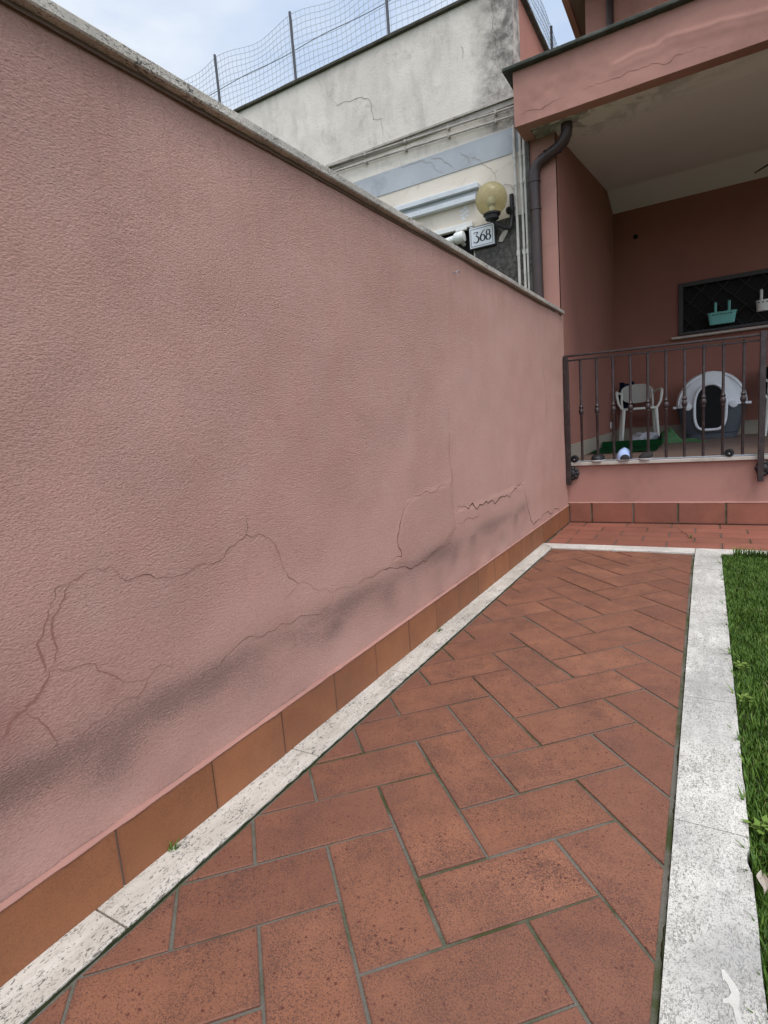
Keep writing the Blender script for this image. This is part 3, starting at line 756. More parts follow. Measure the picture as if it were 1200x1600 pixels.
for k in range(-8, 12):
    x = 1.35 + k * 1.42
    lat(x, 14.8, x + 5.5, 14.8 - 5.7); lat(x, 14.8, x - 5.5, 14.8 - 5.7)
# scalloped bottom of the folding gate
for k in range(11):
    c = WX0 + .7 + k * .71
    mb.tube([(c + .33 * math.cos(t), 43.72, 11.45 - .16 * math.sin(t)) for t in [math.pi * i / 8 for i in range(9)]], .035, 4)
obj('grille', mb, 'frame', wf)
mb = MB(); mb.box(.16, 9.2, 43.1, 43.77, 10.72, 10.88, .015); obj('sill', mb, 'marble', wf)
# ceiling: sheet with its real fall and the boxed step at the back
mb = MB()
mb.prism([(-5.42, 22.4, 19.29), (-5.415, 24.6, 19.33), (-5.415, 24.6, 20.6), (-5.415, 22.4, 20.6)], (27, 0, 0))
mb.prism([(-3.97, 24.6, 19.33), (-3.97, 40.75, 21.72), (-3.97, 40.95, 21.70), (-3.97, 43.8, 20.92), (-3.97, 43.8, 22.0), (-3.97, 24.6, 20.6)], (25.6, 0, 0))
obj('ceiling', mb, 'ceil', hs)
# balcony front with real bulges
BZ0, BZ1 = 19.27, 21.62
RID = [(-1.0, 20.45), (-0.14, 20.60), (0.57, 20.54), (1.0, 20.73), (1.68, 20.64), (2.5, 20.57), (2.89, 20.58), (3.67, 20.44), (4.35, 20.37), (6, 20.4)]
def pdist(P, x, y):
    d = 1e9
    for (x1, y1), (x2, y2) in zip(P, P[1:]):
        ex, ey = x2 - x1, y2 - y1; t = max(0, min(1, ((x - x1) * ex + (y - y1) * ey) / (ex * ex + ey * ey)))
        d = min(d, math.hypot(x - x1 - t * ex, y - y1 - t * ey))
    return d
def bdisp(x, z):
    d = .03 * mn.noise(Vector((x * .6, z * .8, 0))) + .012 * mn.noise(Vector((x * 2.2, z * 2.4, 4)))
    if -1.3 < x < 6.3: d += .038 * math.exp(-(pdist(RID, x, z + .08) / .10) ** 2) + .035 * math.exp(-(pdist(RID, x, z + .28) / .2) ** 2)
    return d
def bs(x, z): return (x, 22.22 - bdisp(x, z) - .008, z)
mb = MB(); mb.grid(lambda u, v: (-5.42 + u * 27.4, 22.22 - bdisp(-5.42 + u * 27.4, BZ0 + v * (BZ1 - BZ0)) * min(1, u * 40), BZ0 + v * (BZ1 - BZ0)), 420, 40)
bal = obj('balcony_front', mb, 'pink', hs, smooth='all')
mb = MB(); mb.box(-5.418, 22, 22.26, 22.9, BZ0 + .004, BZ1); mb.box(-5.418, -4.9, 22.9, 24.28, BZ0 + .004, BZ1)
mb.prism([(-5.42, 22.215, BZ0), (22, 22.215, BZ0), (22, 22.36, BZ0 - .03), (-5.42, 22.36, BZ0 - .03)], (0, 0, .05))
obj('balcony_parapet', mb, 'pink', hs)
crack([([(-2.34, 19.85), (-1.75, 19.88), (-1.08, 19.84), (-0.52, 19.91), (-0.06, 19.84), (0.56, 19.84), (1.0, 19.68), (1.26, 19.85), (1.85, 19.81), (2.5, 19.77)], .013), ([(-5.3, 19.66), (-4.85, 19.81), (-4.2, 19.65), (-3.77, 19.76), (-3.0, 19.8)], .014)], bs, 'crack', bal, .02)
mb = MB(); mb.box(-5.85, 22, 21.92, 24.4, 21.64, 21.80, .03)
obj('balcony_coping', mb, 'slate', hs)
mb = MB(); mb.box(-5.40, 22, 24.4, 44.9, 22.05, 22.3); obj('balcony_floor', mb, 'marble', hs)
# upper storey and roof overhang
mb = MB(); mb.box(-4.57, 22, 37, 62, 22.3, 33.0); obj('upper_wall', mb, 'pink', hs)
mb = MB(); mb.box(-5.98, 23, 30, 63, 33.0, 33.5); rf = obj('roof', mb, 'soffit', hs)
mb = MB(); mb.box(-6.0, -5.62, 30, 63, 32.86, 33.0, .01); obj('fascia', mb, 'pink_side', rf)
mb = MB(); mb.tube([(-3.02, 36.75, 21.5), (-3.02, 36.75, 33)], .22, 12)
obj('downpipe', mb, 'pipe_brown', hs, smooth=True)
# plinth, slab, skirting
mb = MB(); mb.box(-5.3, 22, FY, 25.2, -.2, 3.02); obj('plinth', mb, 'pink', hs)
mb = MB(); mb.box(-4.05, 22, 23.96, 24.9, 3.03, 3.185, .02); mb.box(-3.94, 22, 24.9, 43.76, 3.0, 3.185)
fl = obj('porch_floor', mb, 'pfloor', hs)
mb = MB(); mb.box(-4.07, 22.01, 23.93, 24.42, 3.025, 3.195, .02); obj('floor_edge', mb, 'marble', hs)
mb = MB(); mb.box(-3.944, -3.86, 24.4, 43.7, 3.19, 4.07, .01); mb.box(-3.86, 22, 43.68, 43.768, 3.19, 4.22, .01); obj('baseboard', mb, 'base', hs)
polys = []
for k in range(-2, 12):
    x0 = max(-0.68 + 2.0 * k, -3.82); x1 = -0.68 + 2.0 * k + 2
    if x1 - x0 < .2: continue
    polys.append([(x0 + .035, .03), (x1 - .035, .03), (x1 - .035, 1.04 + rnd(-.01, .01)), (x0 + .035, 1.04)])
tiles_obj('skirting', polys, 'skirt2', 'grout', frame=lambda a, b, h: (a, 24.0 - h, b), parent=hs, tilt=.004, bev=.02, thick=.10,
          grout_box=[(-4, 24.045, 0), (22, 24.045, 0), (22, 24.045, 1.03), (-4, 24.045, 1.03)])
mb = MB()
mb.grid(lambda u, v: (-4 + 26 * u, FY - .115 * math.cos(v * 1.57) - .004 + .012 * mn.noise(Vector((u * 60, 0, 0))), 1.045 + .05 * math.sin(v * 1.57) + .012 * mn.noise(Vector((u * 90, 2, 0)))), 300, 3)
obj('plaster_fillet', mb, 'pink', hs, smooth='all')
# wall socket inside the porch
mb = MB(); mb.box(-3.945, -3.88, 40.2, 40.85, 4.35, 4.85, .02); obj('socket', mb, 'white', hs)
# downpipe under the balcony
mb = MB()
path = [(-3.32, 23.55, 19.36), (-3.32, 23.56, 19.1), (-3.36, 23.58, 18.85), (-3.50, 23.62, 18.62), (-3.75, 23.68, 18.45), (-4.25, 23.78, 18.30), (-4.66, 23.84, 18.16), (-4.88, 23.86, 17.98), (-4.98, 23.87, 17.7), (-5.0, 23.87, 17.3), (-5.0, 23.87, 0.1)]
mb.tube(path, [.27, .27, .27, .27, .26, .25, .26, .27, .27, .26, .26], 16)
for p, a in ((Vector((-3.75, 23.68, 18.45)), Vector((-.5, .1, -.17))), (Vector((-4.35, 23.8, 18.27)), Vector((-.45, .07, -.14))), (Vector((-5, 23.87, 17.3)), Vector((0, 0, 1))), (Vector((-5, 23.87, 16.0)), Vector((0, 0, 1)))):
    a.normalize(); mb.tube([p - a * .05, p + a * .05], .295, 16)
obj('downpipe', mb, 'pipe_brown', hs, smooth=True)

# crack running across the pavement tiles in front of the step
crack([([(1.25, 23.2), (1.55, 22.3), (1.72, 21.67), (2.0, 20.6), (2.3, 19.6)], .03)], lambda x, y: (x, y, .022), 'crack', None, .03, name='paving_crack')
tag(bpy.data.objects['paving_crack'], 'thin dark crack running diagonally across the tiles before the porch step', 'crack')

# ------------------------------------------------------------------ railing
rl = empty('railing', (0, 23.98, 3.2), 'brown wrought iron porch railing with knobbed bars', 'railing')
def rz(x): return 8.66 - .018 * (x + 4)
mb = MB(); mb.prism([(-3.98, 23.9, rz(-4) - .05), (16, 23.9, rz(16) - .05), (16, 24.12, rz(16) - .05), (-3.98, 24.12, rz(-4) - .05)], (0, 0, .09), .02); obj('handrail', mb, 'iron', rl)
mb = MB(); mb.prism([(-3.72, 24.0, rz(-4) - .27), (16, 24.0, rz(16) - .27), (16, 24.16, rz(16) - .27), (-3.72, 24.16, rz(-4) - .27)], (0, 0, .07), .01); obj('upper_rail', mb, 'iron', rl)
mb = MB(); mb.box(-3.66, 16, 24.02, 24.16, 3.215, 3.27, .01); obj('lower_rail', mb, 'galv', rl)
mb = MB(); mb.box(-4.0, -3.72, 23.96, 24.04, 7.85, 7.97, .01); mb.tube([(-3.97, 24.0, 7.9), (-3.97, 24.0, 8.6)], .03, 6); obj('wall_bracket', mb, 'iron', rl)
mb = MB(); mb.box(-3.86, -3.62, 23.68, 23.92, 2.06, 8.62, .025); post = obj('post', mb, 'iron', rl)
mb = MB()
def petal(cx, cz):
    for k in range(8):
        t = k * math.pi / 4
        mb.lathe([(.02, -.06), (.11, -.03), (.13, 0), (.10, .05), (.02, .08)], (cx + .24 * math.cos(t), 23.99, cz + .24 * math.sin(t)), (0, -1, 0), 10)
    mb.lathe([(.33, -.12), (.33, -.04), (.22, .04), (.12, .10), (.02, .12)], (cx, 23.99, cz), (0, -1, 0), 20)
petal(-3.60, 2.62); obj('rosette', mb, 'cast', post, smooth=True)
for dx in (8.36, 16.7):
    q = copy_tree(post, (0, 0, 0), rl); q.location = Vector((dx, 0, 0)) * U
    for ch in q.children: ch.location = (0, 0, 0)
    if dx > 9: 
        q.location = Vector((16.7, 0, 0)) * U
# balusters
def baluster():
    mb = MB()
    pr = [(.065, 3.24), (.065, 5.55), (.085, 5.58), (.085, 5.62), (.07, 5.64), (.105, 5.69), (.125, 5.77), (.125, 5.83), (.105, 5.9), (.075, 5.95), (.11, 5.99), (.115, 6.03), (.08, 6.07), (.062, 6.2), (.062, 8.40)]
    mb.lathe(pr, (-3.09, 24.09, 0), (0, 0, 1), 12); return mb
b0 = obj('baluster', baluster(), 'iron', rl, smooth=True)
xs = [-3.09, -2.32, -1.55, -.755, .025, .81, 1.59, 2.37, 3.15, 3.935] + [5.4 + .785 * k for k in range(10)]
for x in xs[1:]:
    q = b0.copy(); COL.objects.link(q); q.parent = rl; q.location = Vector((x + 3.09, 0, -.0)) * U

# ------------------------------------------------------------------ neighbour's building
nb = empty('neighbouring_building', (-14, 24.3, 0), 'weathered cream plaster building with blue grey band behind the pink wall', 'building')
NYP = 24.3
mb = MB()
NWX0, NWX1, NWZ0, NWZ1 = -13.0, -8.50, 12.0, 16.30
for q in ((-46, NWX0, 0, 21.62), (NWX1, -5.35, 0, 21.62), (NWX0, NWX1, NWZ1, 21.62), (NWX0, NWX1, 0, NWZ0)): mb.box(q[0], q[1], NYP, NYP + 1.2, q[2], q[3])
mb.box(-46, -5.9, NYP - .12, NYP + 1.2, 21.62, 26.72)
w_ = obj('wall', mb, 'nplaster', nb)
mb = MB(); mb.box(NWX0, NWX1, NYP + .7, NYP + .8, NWZ0, NWZ1); nw = obj('window', mb, 'dark', nb)
mb = MB(); mb.box(NWX0, -8.42, NYP - .22, NYP + .02, 16.08, 16.34, .02); mb.box(-8.62, -8.42, NYP - .2, NYP + .02, 15.5, 16.06, .02); mb.box(-9.4, -8.75, NYP - .26, NYP - .05, 15.98, 16.14, .02); obj('frame', mb, 'white', nw)
mb = MB(); mb.tube([(-12.8, 23.7, 15.2), (-9.3, 23.7, 15.52)], .20, 14); mb.lathe([(.26, -.28), (.30, -.2), (.30, .16), (.26, .24), (.05, .28)], (-9.02, 23.7, 15.54), (1, 0, .08), 20); mb.tube([(-9.02, 24.3, 15.3), (-9.02, 23.7, 15.4)], .09, 8)
obj('rolled_awning', mb, 'white', nw, smooth=True)
mb = MB(); mb.box(-46, -5.42, NYP - .035, NYP + .3, 19.09, 20.30, .01); bd = obj('painted_band', mb, 'nband', nb)
mb = MB(); mb.box(-46, -5.30, NYP - .16, NYP - .121, 21.60, 21.72, .01); mb.box(-46, -5.9, NYP - .05, NYP - .001, 21.35, 21.6); obj('ledge', mb, 'conduit_wall', nb)
for z0 in (21.12, 20.72):
    mb = MB(); mb.tube([(-5.5, 24.12, z0), (-14, 24.12, z0 + .34), (-30, 24.12, z0 + .85)], .055, 8)
    for k in range(9): 
        x = -6.9 - 2.6 * k; zz = z0 + .04 * (-5.5 - x) if x > -14 else z0 + .34 + .032 * (-14 - x)
        mb.box(x - .05, x + .05, 24.04, 24.3, zz - .09, zz + .09, .01)
    obj('wall_conduit', mb, 'conduit_wall', nb, smooth=True)
for x, mt, zt, r in ((-6.03, 'conduit', 20.3, .075), (-5.73, 'conduit', 20.0, .068), (-5.53, 'conduit', 20.0, .078)):
    mb = MB(); mb.tube([(x, 24.15, 4), (x + .01, 24.15, 13), (x, 24.15, zt)], r, 10)
    for zc in (17.6, 18.9, 14.2): mb.tube([(x, 24.15, zc - .12), (x, 24.15, zc + .12)], r + .025, 10)
    obj('conduit', mb, mt, nb, smooth=True)
mb = MB(); mb.box(-13, -7.95, NYP - .42, NYP, 17.84, 18.12, .03); mb.box(-13, -8.14, NYP - .16, NYP, 17.62, 17.83, .0); mb.box(-13, -8.14, NYP - .34, NYP, 17.32, 17.60, .03); 
obj('shutter_box', mb, 'beam', nb)
# tuff cladding
mb = MB()
def sdd(x, z): return .05 * mn.noise(Vector((x * 1.1, z * 1.1, 0))) + .04 * mn.noise(Vector((x * 3.5, z * 3.5, 3)))
mb.grid(lambda u, v: (-8.42 + u * 3.07, NYP - .06 - sdd(-8.42 + 3.07 * u, 10 + 6.08 * v), 10 + (6.06 + .02 * u) * v), 60, 100)
mb.box(-8.42, -5.35, NYP - .05, NYP + .02, 10, 16.06)
st_ = obj('stone_cladding', mb, 'tuff', nb)
mb = MB()
mb.prism([(-7.05, 24.2, 15.0), (-6.85, 24.2, 14.95), (-6.55, 24.2, 15.35), (-6.5, 24.2, 15.5), (-6.8, 24.2, 15.45), (-7.0, 24.2, 15.2)], (0, -.04, 0))
obj('pale_stone', mb, 'marble', st_)
# dark joint strip between the two buildings
mb = MB(); mb.box(-5.45, -5.25, 23.98, 24.32, 0, 19.3); obj('joint_strip', mb, 'tuff', nb)
# salmon side wall returning backwards above the neighbouring balcony
mb = MB(); mb.box(-7.2, -5.905, NYP - .05, 60, 21.8, 26.9); obj('side_wall', mb, 'pink_side', nb)
mb = MB(); mb.box(-46, -7.3, NYP - .30, NYP + 1.4, 26.72, 26.90, .03); mb.box(-7.3, -5.66, NYP - .30, 60, 26.905, 27.08, .03); obj('roof_coping', mb, 'roofcoping', nb)
def ns(x, z): return (x, NYP - (.125 if z > 21.62 else (.04 if 19.09 < z < 20.3 else .004)) - .006, z)
crack([([(-16.85, 25.39), (-16.34, 24.62), (-15.47, 24.55), (-14.62, 24.49), (-14.18, 24.2), (-14.01, 23.13), (-13.47, 23.03), (-13.38, 21.99)], .03),
       ([(-12.53, 20.62), (-12.46, 20.18), (-11.8, 20.2), (-11.2, 20.19), (-10.64, 19.95), (-10.47, 19.54), (-10.02, 19.21)], .03),
       ([(-10.71, 20.26), (-10.15, 20.01), (-9.7, 19.64), (-9.35, 19.3)], .03), ([(-8.94, 19.98), (-8.6, 19.64), (-8.44, 19.2)], .045), ([(-8.51, 19.61), (-7.9, 19.28), (-7.49, 18.78), (-7.16, 18.45), (-7.05, 18.11)], .03),
       ([(-7.0, 26.6), (-6.8, 25.6), (-6.95, 24.4), (-6.7, 23.2)], .05), ([(-8.6, 24.9), (-8.55, 24.2)], .03)], ns, 'crack_grey', nb, .03)
# pale scraped mark
mb = MB()
for k in range(9):
    x, z = -9.05 + rnd(-.12, .12) + .1 * (k % 3), 16.6 + k * .075
    P = [(x + rnd(.08, .16) * math.cos(t), NYP - .006 - .001 * k, z + rnd(.03, .07) * math.sin(t)) for t in [i * math.pi / 4 for i in range(8)]]
    mb.prism(P, (0, -.001, 0))
obj('scraped_patch', mb, 'signw', nb)

# wire fence on the neighbour's roof edge
fc = empty('wire_fence', (-19.4, 24.6, 26.9), 'sagging grey wire mesh fence along the roof edge of the cream building', 'fence')
def ftop(x):
    base = 30.75
    if x < -25.7: base -= .03 * (-25.7 - x)
    ph = ((x + 25.75) / 6.4) % 1.0
    return base - .30 * math.sin(math.pi * ph) ** 2 * (1 if x > -26 else .4)
def fy(x, z): return 24.6 + .16 * math.sin(x * 1.1 + .4) * (z - 26.9) / 4 + .08 * mn.noise(Vector((x * .6, z, 0)))
mb = MB(); x = -46.0
while x < -6.3:
    T = ftop(x); n = 8
    mb.tube([(x + .05 * mn.noise(Vector((x, k * .8, 0))), fy(x, 26.9 + (T - 26.9) * k / n), 26.9 + (T - 26.9) * k / n) for k in range(n + 1)], .013, 3, False); x += .33
for j in range(12):
    P = []; x = -46.0
    while x < -6.1:
        z = 26.95 + (ftop(x) - 26.95) * j / 11; P.append((x, fy(x, z), z)); x += .6
    mb.tube(P, .013, 3, False)
P = [(x_, 24.56, 28.85 + .05 * math.sin(x_)) for x_ in range(-46, -6)]
mb.tube(P, .028, 4, False)
obj('mesh', mb, 'galv', fc)
mb = MB(); mb.tube([(-19.4, 24.55, 26.85), (-19.4, 24.55, 30.95)], .085, 8); fp = obj('post', mb, 'postg', fc, smooth=True)
for x in (-38.6, -32.2, -25.75, -12.85):
    q = fp.copy(); COL.objects.link(q); q.parent = fc; q.location = Vector((x + 19.4, 0, 0)) * U
f2 = empty('wire_fence', (-6.5, 34, 27), 'wire mesh fence seen in the gap beside the roof overhang', 'fence')
mb = MB(); y = 24.6
def st(y): return 30.9 - .5 * math.sin((y - 24.6) * .33) ** 2
while y < 58:
    T = st(y); mb.tube([(-6.45 + .06 * mn.noise(Vector((y, k * .7, 0))), y, 27.05 + (T - 27.05) * k / 6) for k in range(7)], .013, 3, False); y += .33
for j in range(12):
    mb.tube([(-6.45 + .05 * mn.noise(Vector((yy * .5, j, 0))), yy, 27.08 + (st(yy) - 27.08) * j / 11) for yy in [24.6 + .8 * k for k in range(42)]], .013, 3, False)
obj('mesh', mb, 'galv', f2)
mb = MB(); mb.tube([(-6.35, 35.0, 27), (-6.35, 35.0, 30.55)], .085, 8); fp = obj('post', mb, 'postg', f2, smooth=True)
for dy in (-8.5, 8.5, 17):
    q = fp.copy(); COL.objects.link(q); q.parent = f2; q.location = Vector((0, dy, 0)) * U

# globe lamp
lp = empty('wall_lamp', (-6.4, 24.3, 16.0), 'yellowed smoky globe lamp on a black bracket above the house number', 'lamp')
gc = Vector((-7.04, 23.2, 16.80))
mb = MB(); n = 20
prof = [(.80 * math.sin(t), -.80 * math.cos(t) * 1.0) for t in [.32 + (math.pi - .34) * k / n for k in range(n + 1)]]
mb.lathe(prof, gc, (0, 0, 1), 36); obj('globe', mb, 'globe', lp, smooth='all')
mb = MB(); prof = [(.19 * math.sin(t) + .001, .24 * -math.cos(t)) for t in [math.pi * k / 12 for k in range(13)]]
mb.lathe(prof, gc + Vector((0, 0, -.12)), (0, 0, 1), 20); mb.tube([gc + Vector((0, 0, -.7)), gc + Vector((0, 0, -.3))], .13, 12); obj('bulb', mb, 'signw', lp, smooth='all')
mb = MB(); mb.lathe([(.22, -.28), (.34, -.22), (.36, -.05), (.44, -.02), (.44, .06), (.30, .08)], gc + Vector((0, 0, -.74)), (0, 0, 1), 24); obj('collar', mb, 'cast', lp, smooth=True)
mb = MB(); mb.tube([gc + Vector((0, -.0, -.95)), gc + Vector((.12, .15, -1.15)), (-6.62, 23.6, 15.48), (-6.40, 23.9, 15.42), (-6.30, 24.02, 15.55), (-6.27, 24.08, 16.0), (-6.27, 24.1, 17.1)], .10, 10, True, (1, .7)); mb.box(-6.36, -6.18, 24.1, 24.3, 15.9, 17.15, .02)
obj('bracket', mb, 'cast', lp, smooth=True)
mb = MB(); mb.tube([(-6.9, 24.25, 17.55), (-6.6, 24.2, 17.72), (-6.3, 24.2, 17.6), (-6.05, 24.2, 17.2)], .018, 6); obj('cable', mb, 'conduit_wall', lp)
# small floodlight on the conduit
fl_ = empty('spotlight', (-6.2, 24.2, 16.3), 'small black spotlight fixed beside the pale conduits', 'lamp')
mb = MB(); mb.lathe([(.10, -.16), (.15, -.12), (.17, .10), (.19, .18), (.16, .2)], (-6.28, 23.98, 16.34), (-.35, -.8, -.4), 16); obj('housing', mb, 'black', fl_, smooth=True)
mb = MB(); mb.tube([(-6.15, 24.3, 16.5), (-6.2, 24.02, 16.42)], .035, 6); obj('arm', mb, 'black', fl_)

# house number sign 368
sg = empty('house_number_sign', (-7.9, 24.05, 14.9), 'white enamel plate reading 368 with thin dark border', 'sign')
mb = MB(); mb.box(-8.66, -7.19, 24.08, 24.24, 14.87, 16.0, .02); obj('backing', mb, 'frame', sg)
mb = MB(); mb.box(-8.60, -7.24, 24.02, 24.079, 14.92, 15.95, .012); obj('plate', mb, 'signw', sg)
mb = MB()
def rim(x0, x1, z0, z1, w):
    for q in ((x0, x1, z0, z0 + w), (x0, x1, z1 - w, z1), (x0, x0 + w, z0 + w, z1 - w), (x1 - w, x1, z0 + w, z1 - w)): mb.box(q[0], q[1], 24.010, 24.0195, q[2], q[3])
rim(-8.53, -7.31, 14.99, 15.88, .022); obj('border_line', mb, 'signk', sg)
mb = MB()
def stroke(pts, ws_):
    n = len(pts)
    L_, R__ = [], []
    for i, p in enumerate(pts):
        a, b = pts[max(0, i - 1)], pts[min(n - 1, i + 1)]; d = math.dist(a, b) + 1e-9
        nx, nz_ = -(b[1] - a[1]) / d, (b[0] - a[0]) / d; k = ws_[i] * .72
        L_.append((p[0] + nx * k, p[1] + nz_ * k)); R__.append((p[0] - nx * k, p[1] - nz_ * k))
    for i in range(n - 1):
        mb.prism([(x, 24.0185, z) for x, z in (L_[i], L_[i + 1], R__[i + 1], R__[i])], (0, -.007, 0))
def arc(cx, cz, rx, rz_, a0, a1, n=18): return [(cx + rx * math.cos(R_(a0 + (a1 - a0) * k / n)), cz + rz_ * math.sin(R_(a0 + (a1 - a0) * k / n))) for k in range(n + 1)]
zb = 15.20; H_ = .50
# 3 with flat top and diagonal
x0 = -8.33
stroke([(x0 - .01, zb + H_ - .02), (x0 + .23, zb + H_ - .02)], [.025, .025]); stroke([(x0 - .01, zb + H_), (x0 - .01, zb + H_ - .08)], [.02, .02])
stroke([(x0 + .22, zb + H_ - .02), (x0 + .08, zb + H_ * .60)], [.03, .022])
a = arc(x0 + .08, zb + .13, .16, .165, 92, -120); stroke(a, [.02 + .045 * math.sin(math.pi * k / 18) for k in range(19)]); mb.prism([(x0 - .03 + .035 * math.cos(t), 24.0185, zb + .02 + .035 * math.sin(t)) for t in [k * math.pi / 4 for k in range(8)]], (0, -.007, 0))
# 6
x0 = -8.0
stroke(arc(x0 + .13, zb + .15, .125, .15, 0, 360, 28), [.025 + .04 * abs(math.cos(2 * math.pi * k / 28)) for k in range(29)])
stroke([(x0 + .26, zb + H_ + .04), (x0 + .15, zb + H_ - .04), (x0 + .06, zb + H_ * .66), (x0 + .01, zb + .22), (x0 + .01, zb + .14)], [.018, .03, .045, .055, .05])
# 8
x0 = -7.68
stroke(arc(x0 + .12, zb + .13, .12, .135, 0, 360, 28), [.025 + .04 * abs(math.cos(2 * math.pi * k / 28)) for k in range(29)])
stroke(arc(x0 + .12, zb + .37, .095, .115, 0, 360, 28), [.022 + .03 * abs(math.cos(2 * math.pi * k / 28)) for k in range(29)])
obj('numerals', mb, 'signk', sg)

# ------------------------------------------------------------------ things on the porch
FZ = 3.19
def chair(loc, ang, label):
    X = Matrix.Translation(Vector(loc)) @ Matrix.Rotation(ang, 4, 'Z')     # local: seat front towards -y
    t = empty('plastic_chair', loc, label, 'chair', 'cream plastic armchairs on the porch')
    def P(name, mb, mat='chair', par=t, smooth=True): return obj(name, mb, mat, par, org=Vector(loc), smooth=smooth, xf=X)
    mb = MB()
    def seat(u, v):
        a = u * 2 * math.pi; r = min(1, v * 1.02)
        sx = math.copysign(abs(math.cos(a)) ** .6, math.cos(a)) * 1.22 * r; sy = math.copysign(abs(math.sin(a)) ** .6, math.sin(a)) * 1.18 * r
        return (sx, sy, 2.58 - .10 * (1 - r ** 2) + (-.05 if r > .97 else 0))
    mb.grid(seat, 32, 8, True)
    mb.tube([(1.22 * math.copysign(abs(math.cos(a)) ** .6, math.cos(a)), 1.18 * math.copysign(abs(math.sin(a)) ** .6, math.sin(a)), 2.53) for a in [2 * math.pi * k / 32 for k in range(32)]], .09, 6, closed=True)
    P('seat', mb)
    for sx, sy, tx, ty in ((-1, -1, -1.22, -1.22), (1, -1, 1.22, -1.22), (-1, 1, -1.25, 1.4), (1, 1, 1.25, 1.4)):
        mb = MB(); mb.tube([(tx * 1.03, ty * 1.04, 0.0), (1.1 * sx, 1.02 * sy, 2.5)], [.085, .14], 8); P('leg', mb)
    # backrest: wide oval shell carried on two uprights
    mb = MB()
    def back(u, v):
        a = u * 2 * math.pi; r = v
        x = 1.18 * r * math.copysign(abs(math.cos(a)) ** .8, math.cos(a)); sa = math.sin(a)
        z = 3.78 + (.66 if sa > 0 else .80) * r * math.copysign(abs(sa) ** .8, sa)
        return (x, 1.30 + (z - 2.5) * .16 - .18 * (x / 1.18) ** 2, z)
    vs = mb.grid(back, 36, 6, True)
    bmesh.ops.solidify(mb.b, geom=mb.b.faces[:], thickness=.08)
    P('backrest', mb)
    for s in (-1, 1):
        mb = MB(); mb.tube([(s * 1.08, 1.05, 2.5), (s * 1.12, 1.25, 3.1), (s * 1.08, 1.40, 3.9)], [.10, .09, .07], 8); P('upright', mb)
        mb = MB(); mb.tube([(s * 1.10, 1.40, 3.70), (s * 1.40, .9, 3.86), (s * 1.52, .1, 3.88), (s * 1.56, -.45, 3.80), (s * 1.54, -.62, 3.55), (s * 1.45, -.70, 3.0), (s * 1.25, -.80, 2.62), (s * 1.12, -.85, 2.52)], [.08, .10, .11, .11, .10, .09, .09, .09], 8, True, (1, 1)); P('armrest', mb)
    return t, X
c1_, X1 = chair((-2.0, 41.0, FZ), R_(10), 'cream plastic armchair on the left of the porch, clothes hung behind it')
c2_, X2 = chair((7.35, 41.3, FZ), R_(-4), 'cream plastic armchair draped in black at the right end of the porch')

def blob(c, r, seed, amp=.3, n=(24, 14), freq=1.2, floor=None):
    """lumpy closed mesh for crumpled cloth"""
    mb = MB(); c = Vector(c)
    def f(u, v):
        a = u * 2 * math.pi; b = v * math.pi
        d = Vector((math.cos(a) * math.sin(b), math.sin(a) * math.sin(b), math.cos(b)))
        k = 1 + amp * mn.noise(d * freq * 2 + Vector((seed, 0, 0))) + amp * .5 * mn.noise(d * freq * 5 + Vector((0, seed, 0)))
        p = c + Vector((d.x * r[0], d.y * r[1], d.z * r[2])) * k
        if floor is not None and p.z < floor: p.z = floor + .002
        return p
    mb.grid(f, n[0], n[1], True); return mb
def drape(f, nu, nv, th=.05):
    mb = MB(); mb.grid(f, nu, nv); bmesh.ops.solidify(mb.b, geom=mb.b.faces[:], thickness=th); return mb
# navy garment hanging over the back of the first chair
def gar(u, v):
    x = -1.25 + 1.1 * u; z = 4.62 - 2.0 * v
    y = 1.75 + .10 * math.sin(u * 14 + v * 3) + .05 * math.sin(v * 9)
    return X1 @ Vector((x - .15 * v + .06 * math.sin(v * 8), y, z + .08 * math.sin(u * 9)))
o = obj('garment', drape(gar, 20, 20), 'navy', None, org=(-2.6, 42.5, 5.0), smooth='all'); tag(o, 'dark navy garment hung behind the cream chair at the left', 'clothing')
# black coat over the second chair
def coat(u, v):
    a = -.3 + u * 3.0; z = 4.75 - 3.1 * abs(v - .38) if v < .38 else 4.75 - 3.4 * (v - .38)
    y = 1.30 if v < .38 else 1.85 + .08 * math.sin(u * 15)
    return X2 @ Vector((-1.40 + u * 2.9 + .09 * math.sin(v * 13), y + .06 * math.sin(u * 12 + v * 4), z + .07 * math.sin(u * 8)))
o = obj('coat', drape(coat, 26, 26, .06), 'blackcloth', None, org=(7, 42.8, 5.5), smooth='all'); tag(o, 'black coat draped over the back of the right hand chair', 'clothing')
def sl(u, v):
    z = 4.55 - 2.25 * v
    return X2 @ Vector((-1.58 - .12 * math.sin(v * 9) + .03 * u, 1.5 - 1.9 * u + .1 * math.sin(v * 7), z + .12 * math.sin(u * 6)))
o = obj('scarf', drape(sl, 16, 18, .10), 'blackcloth', None, org=(5.5, 41.6, 5.0), smooth='all'); tag(o, 'black cloth hanging down over the left armrest of the right hand chair', 'clothing')

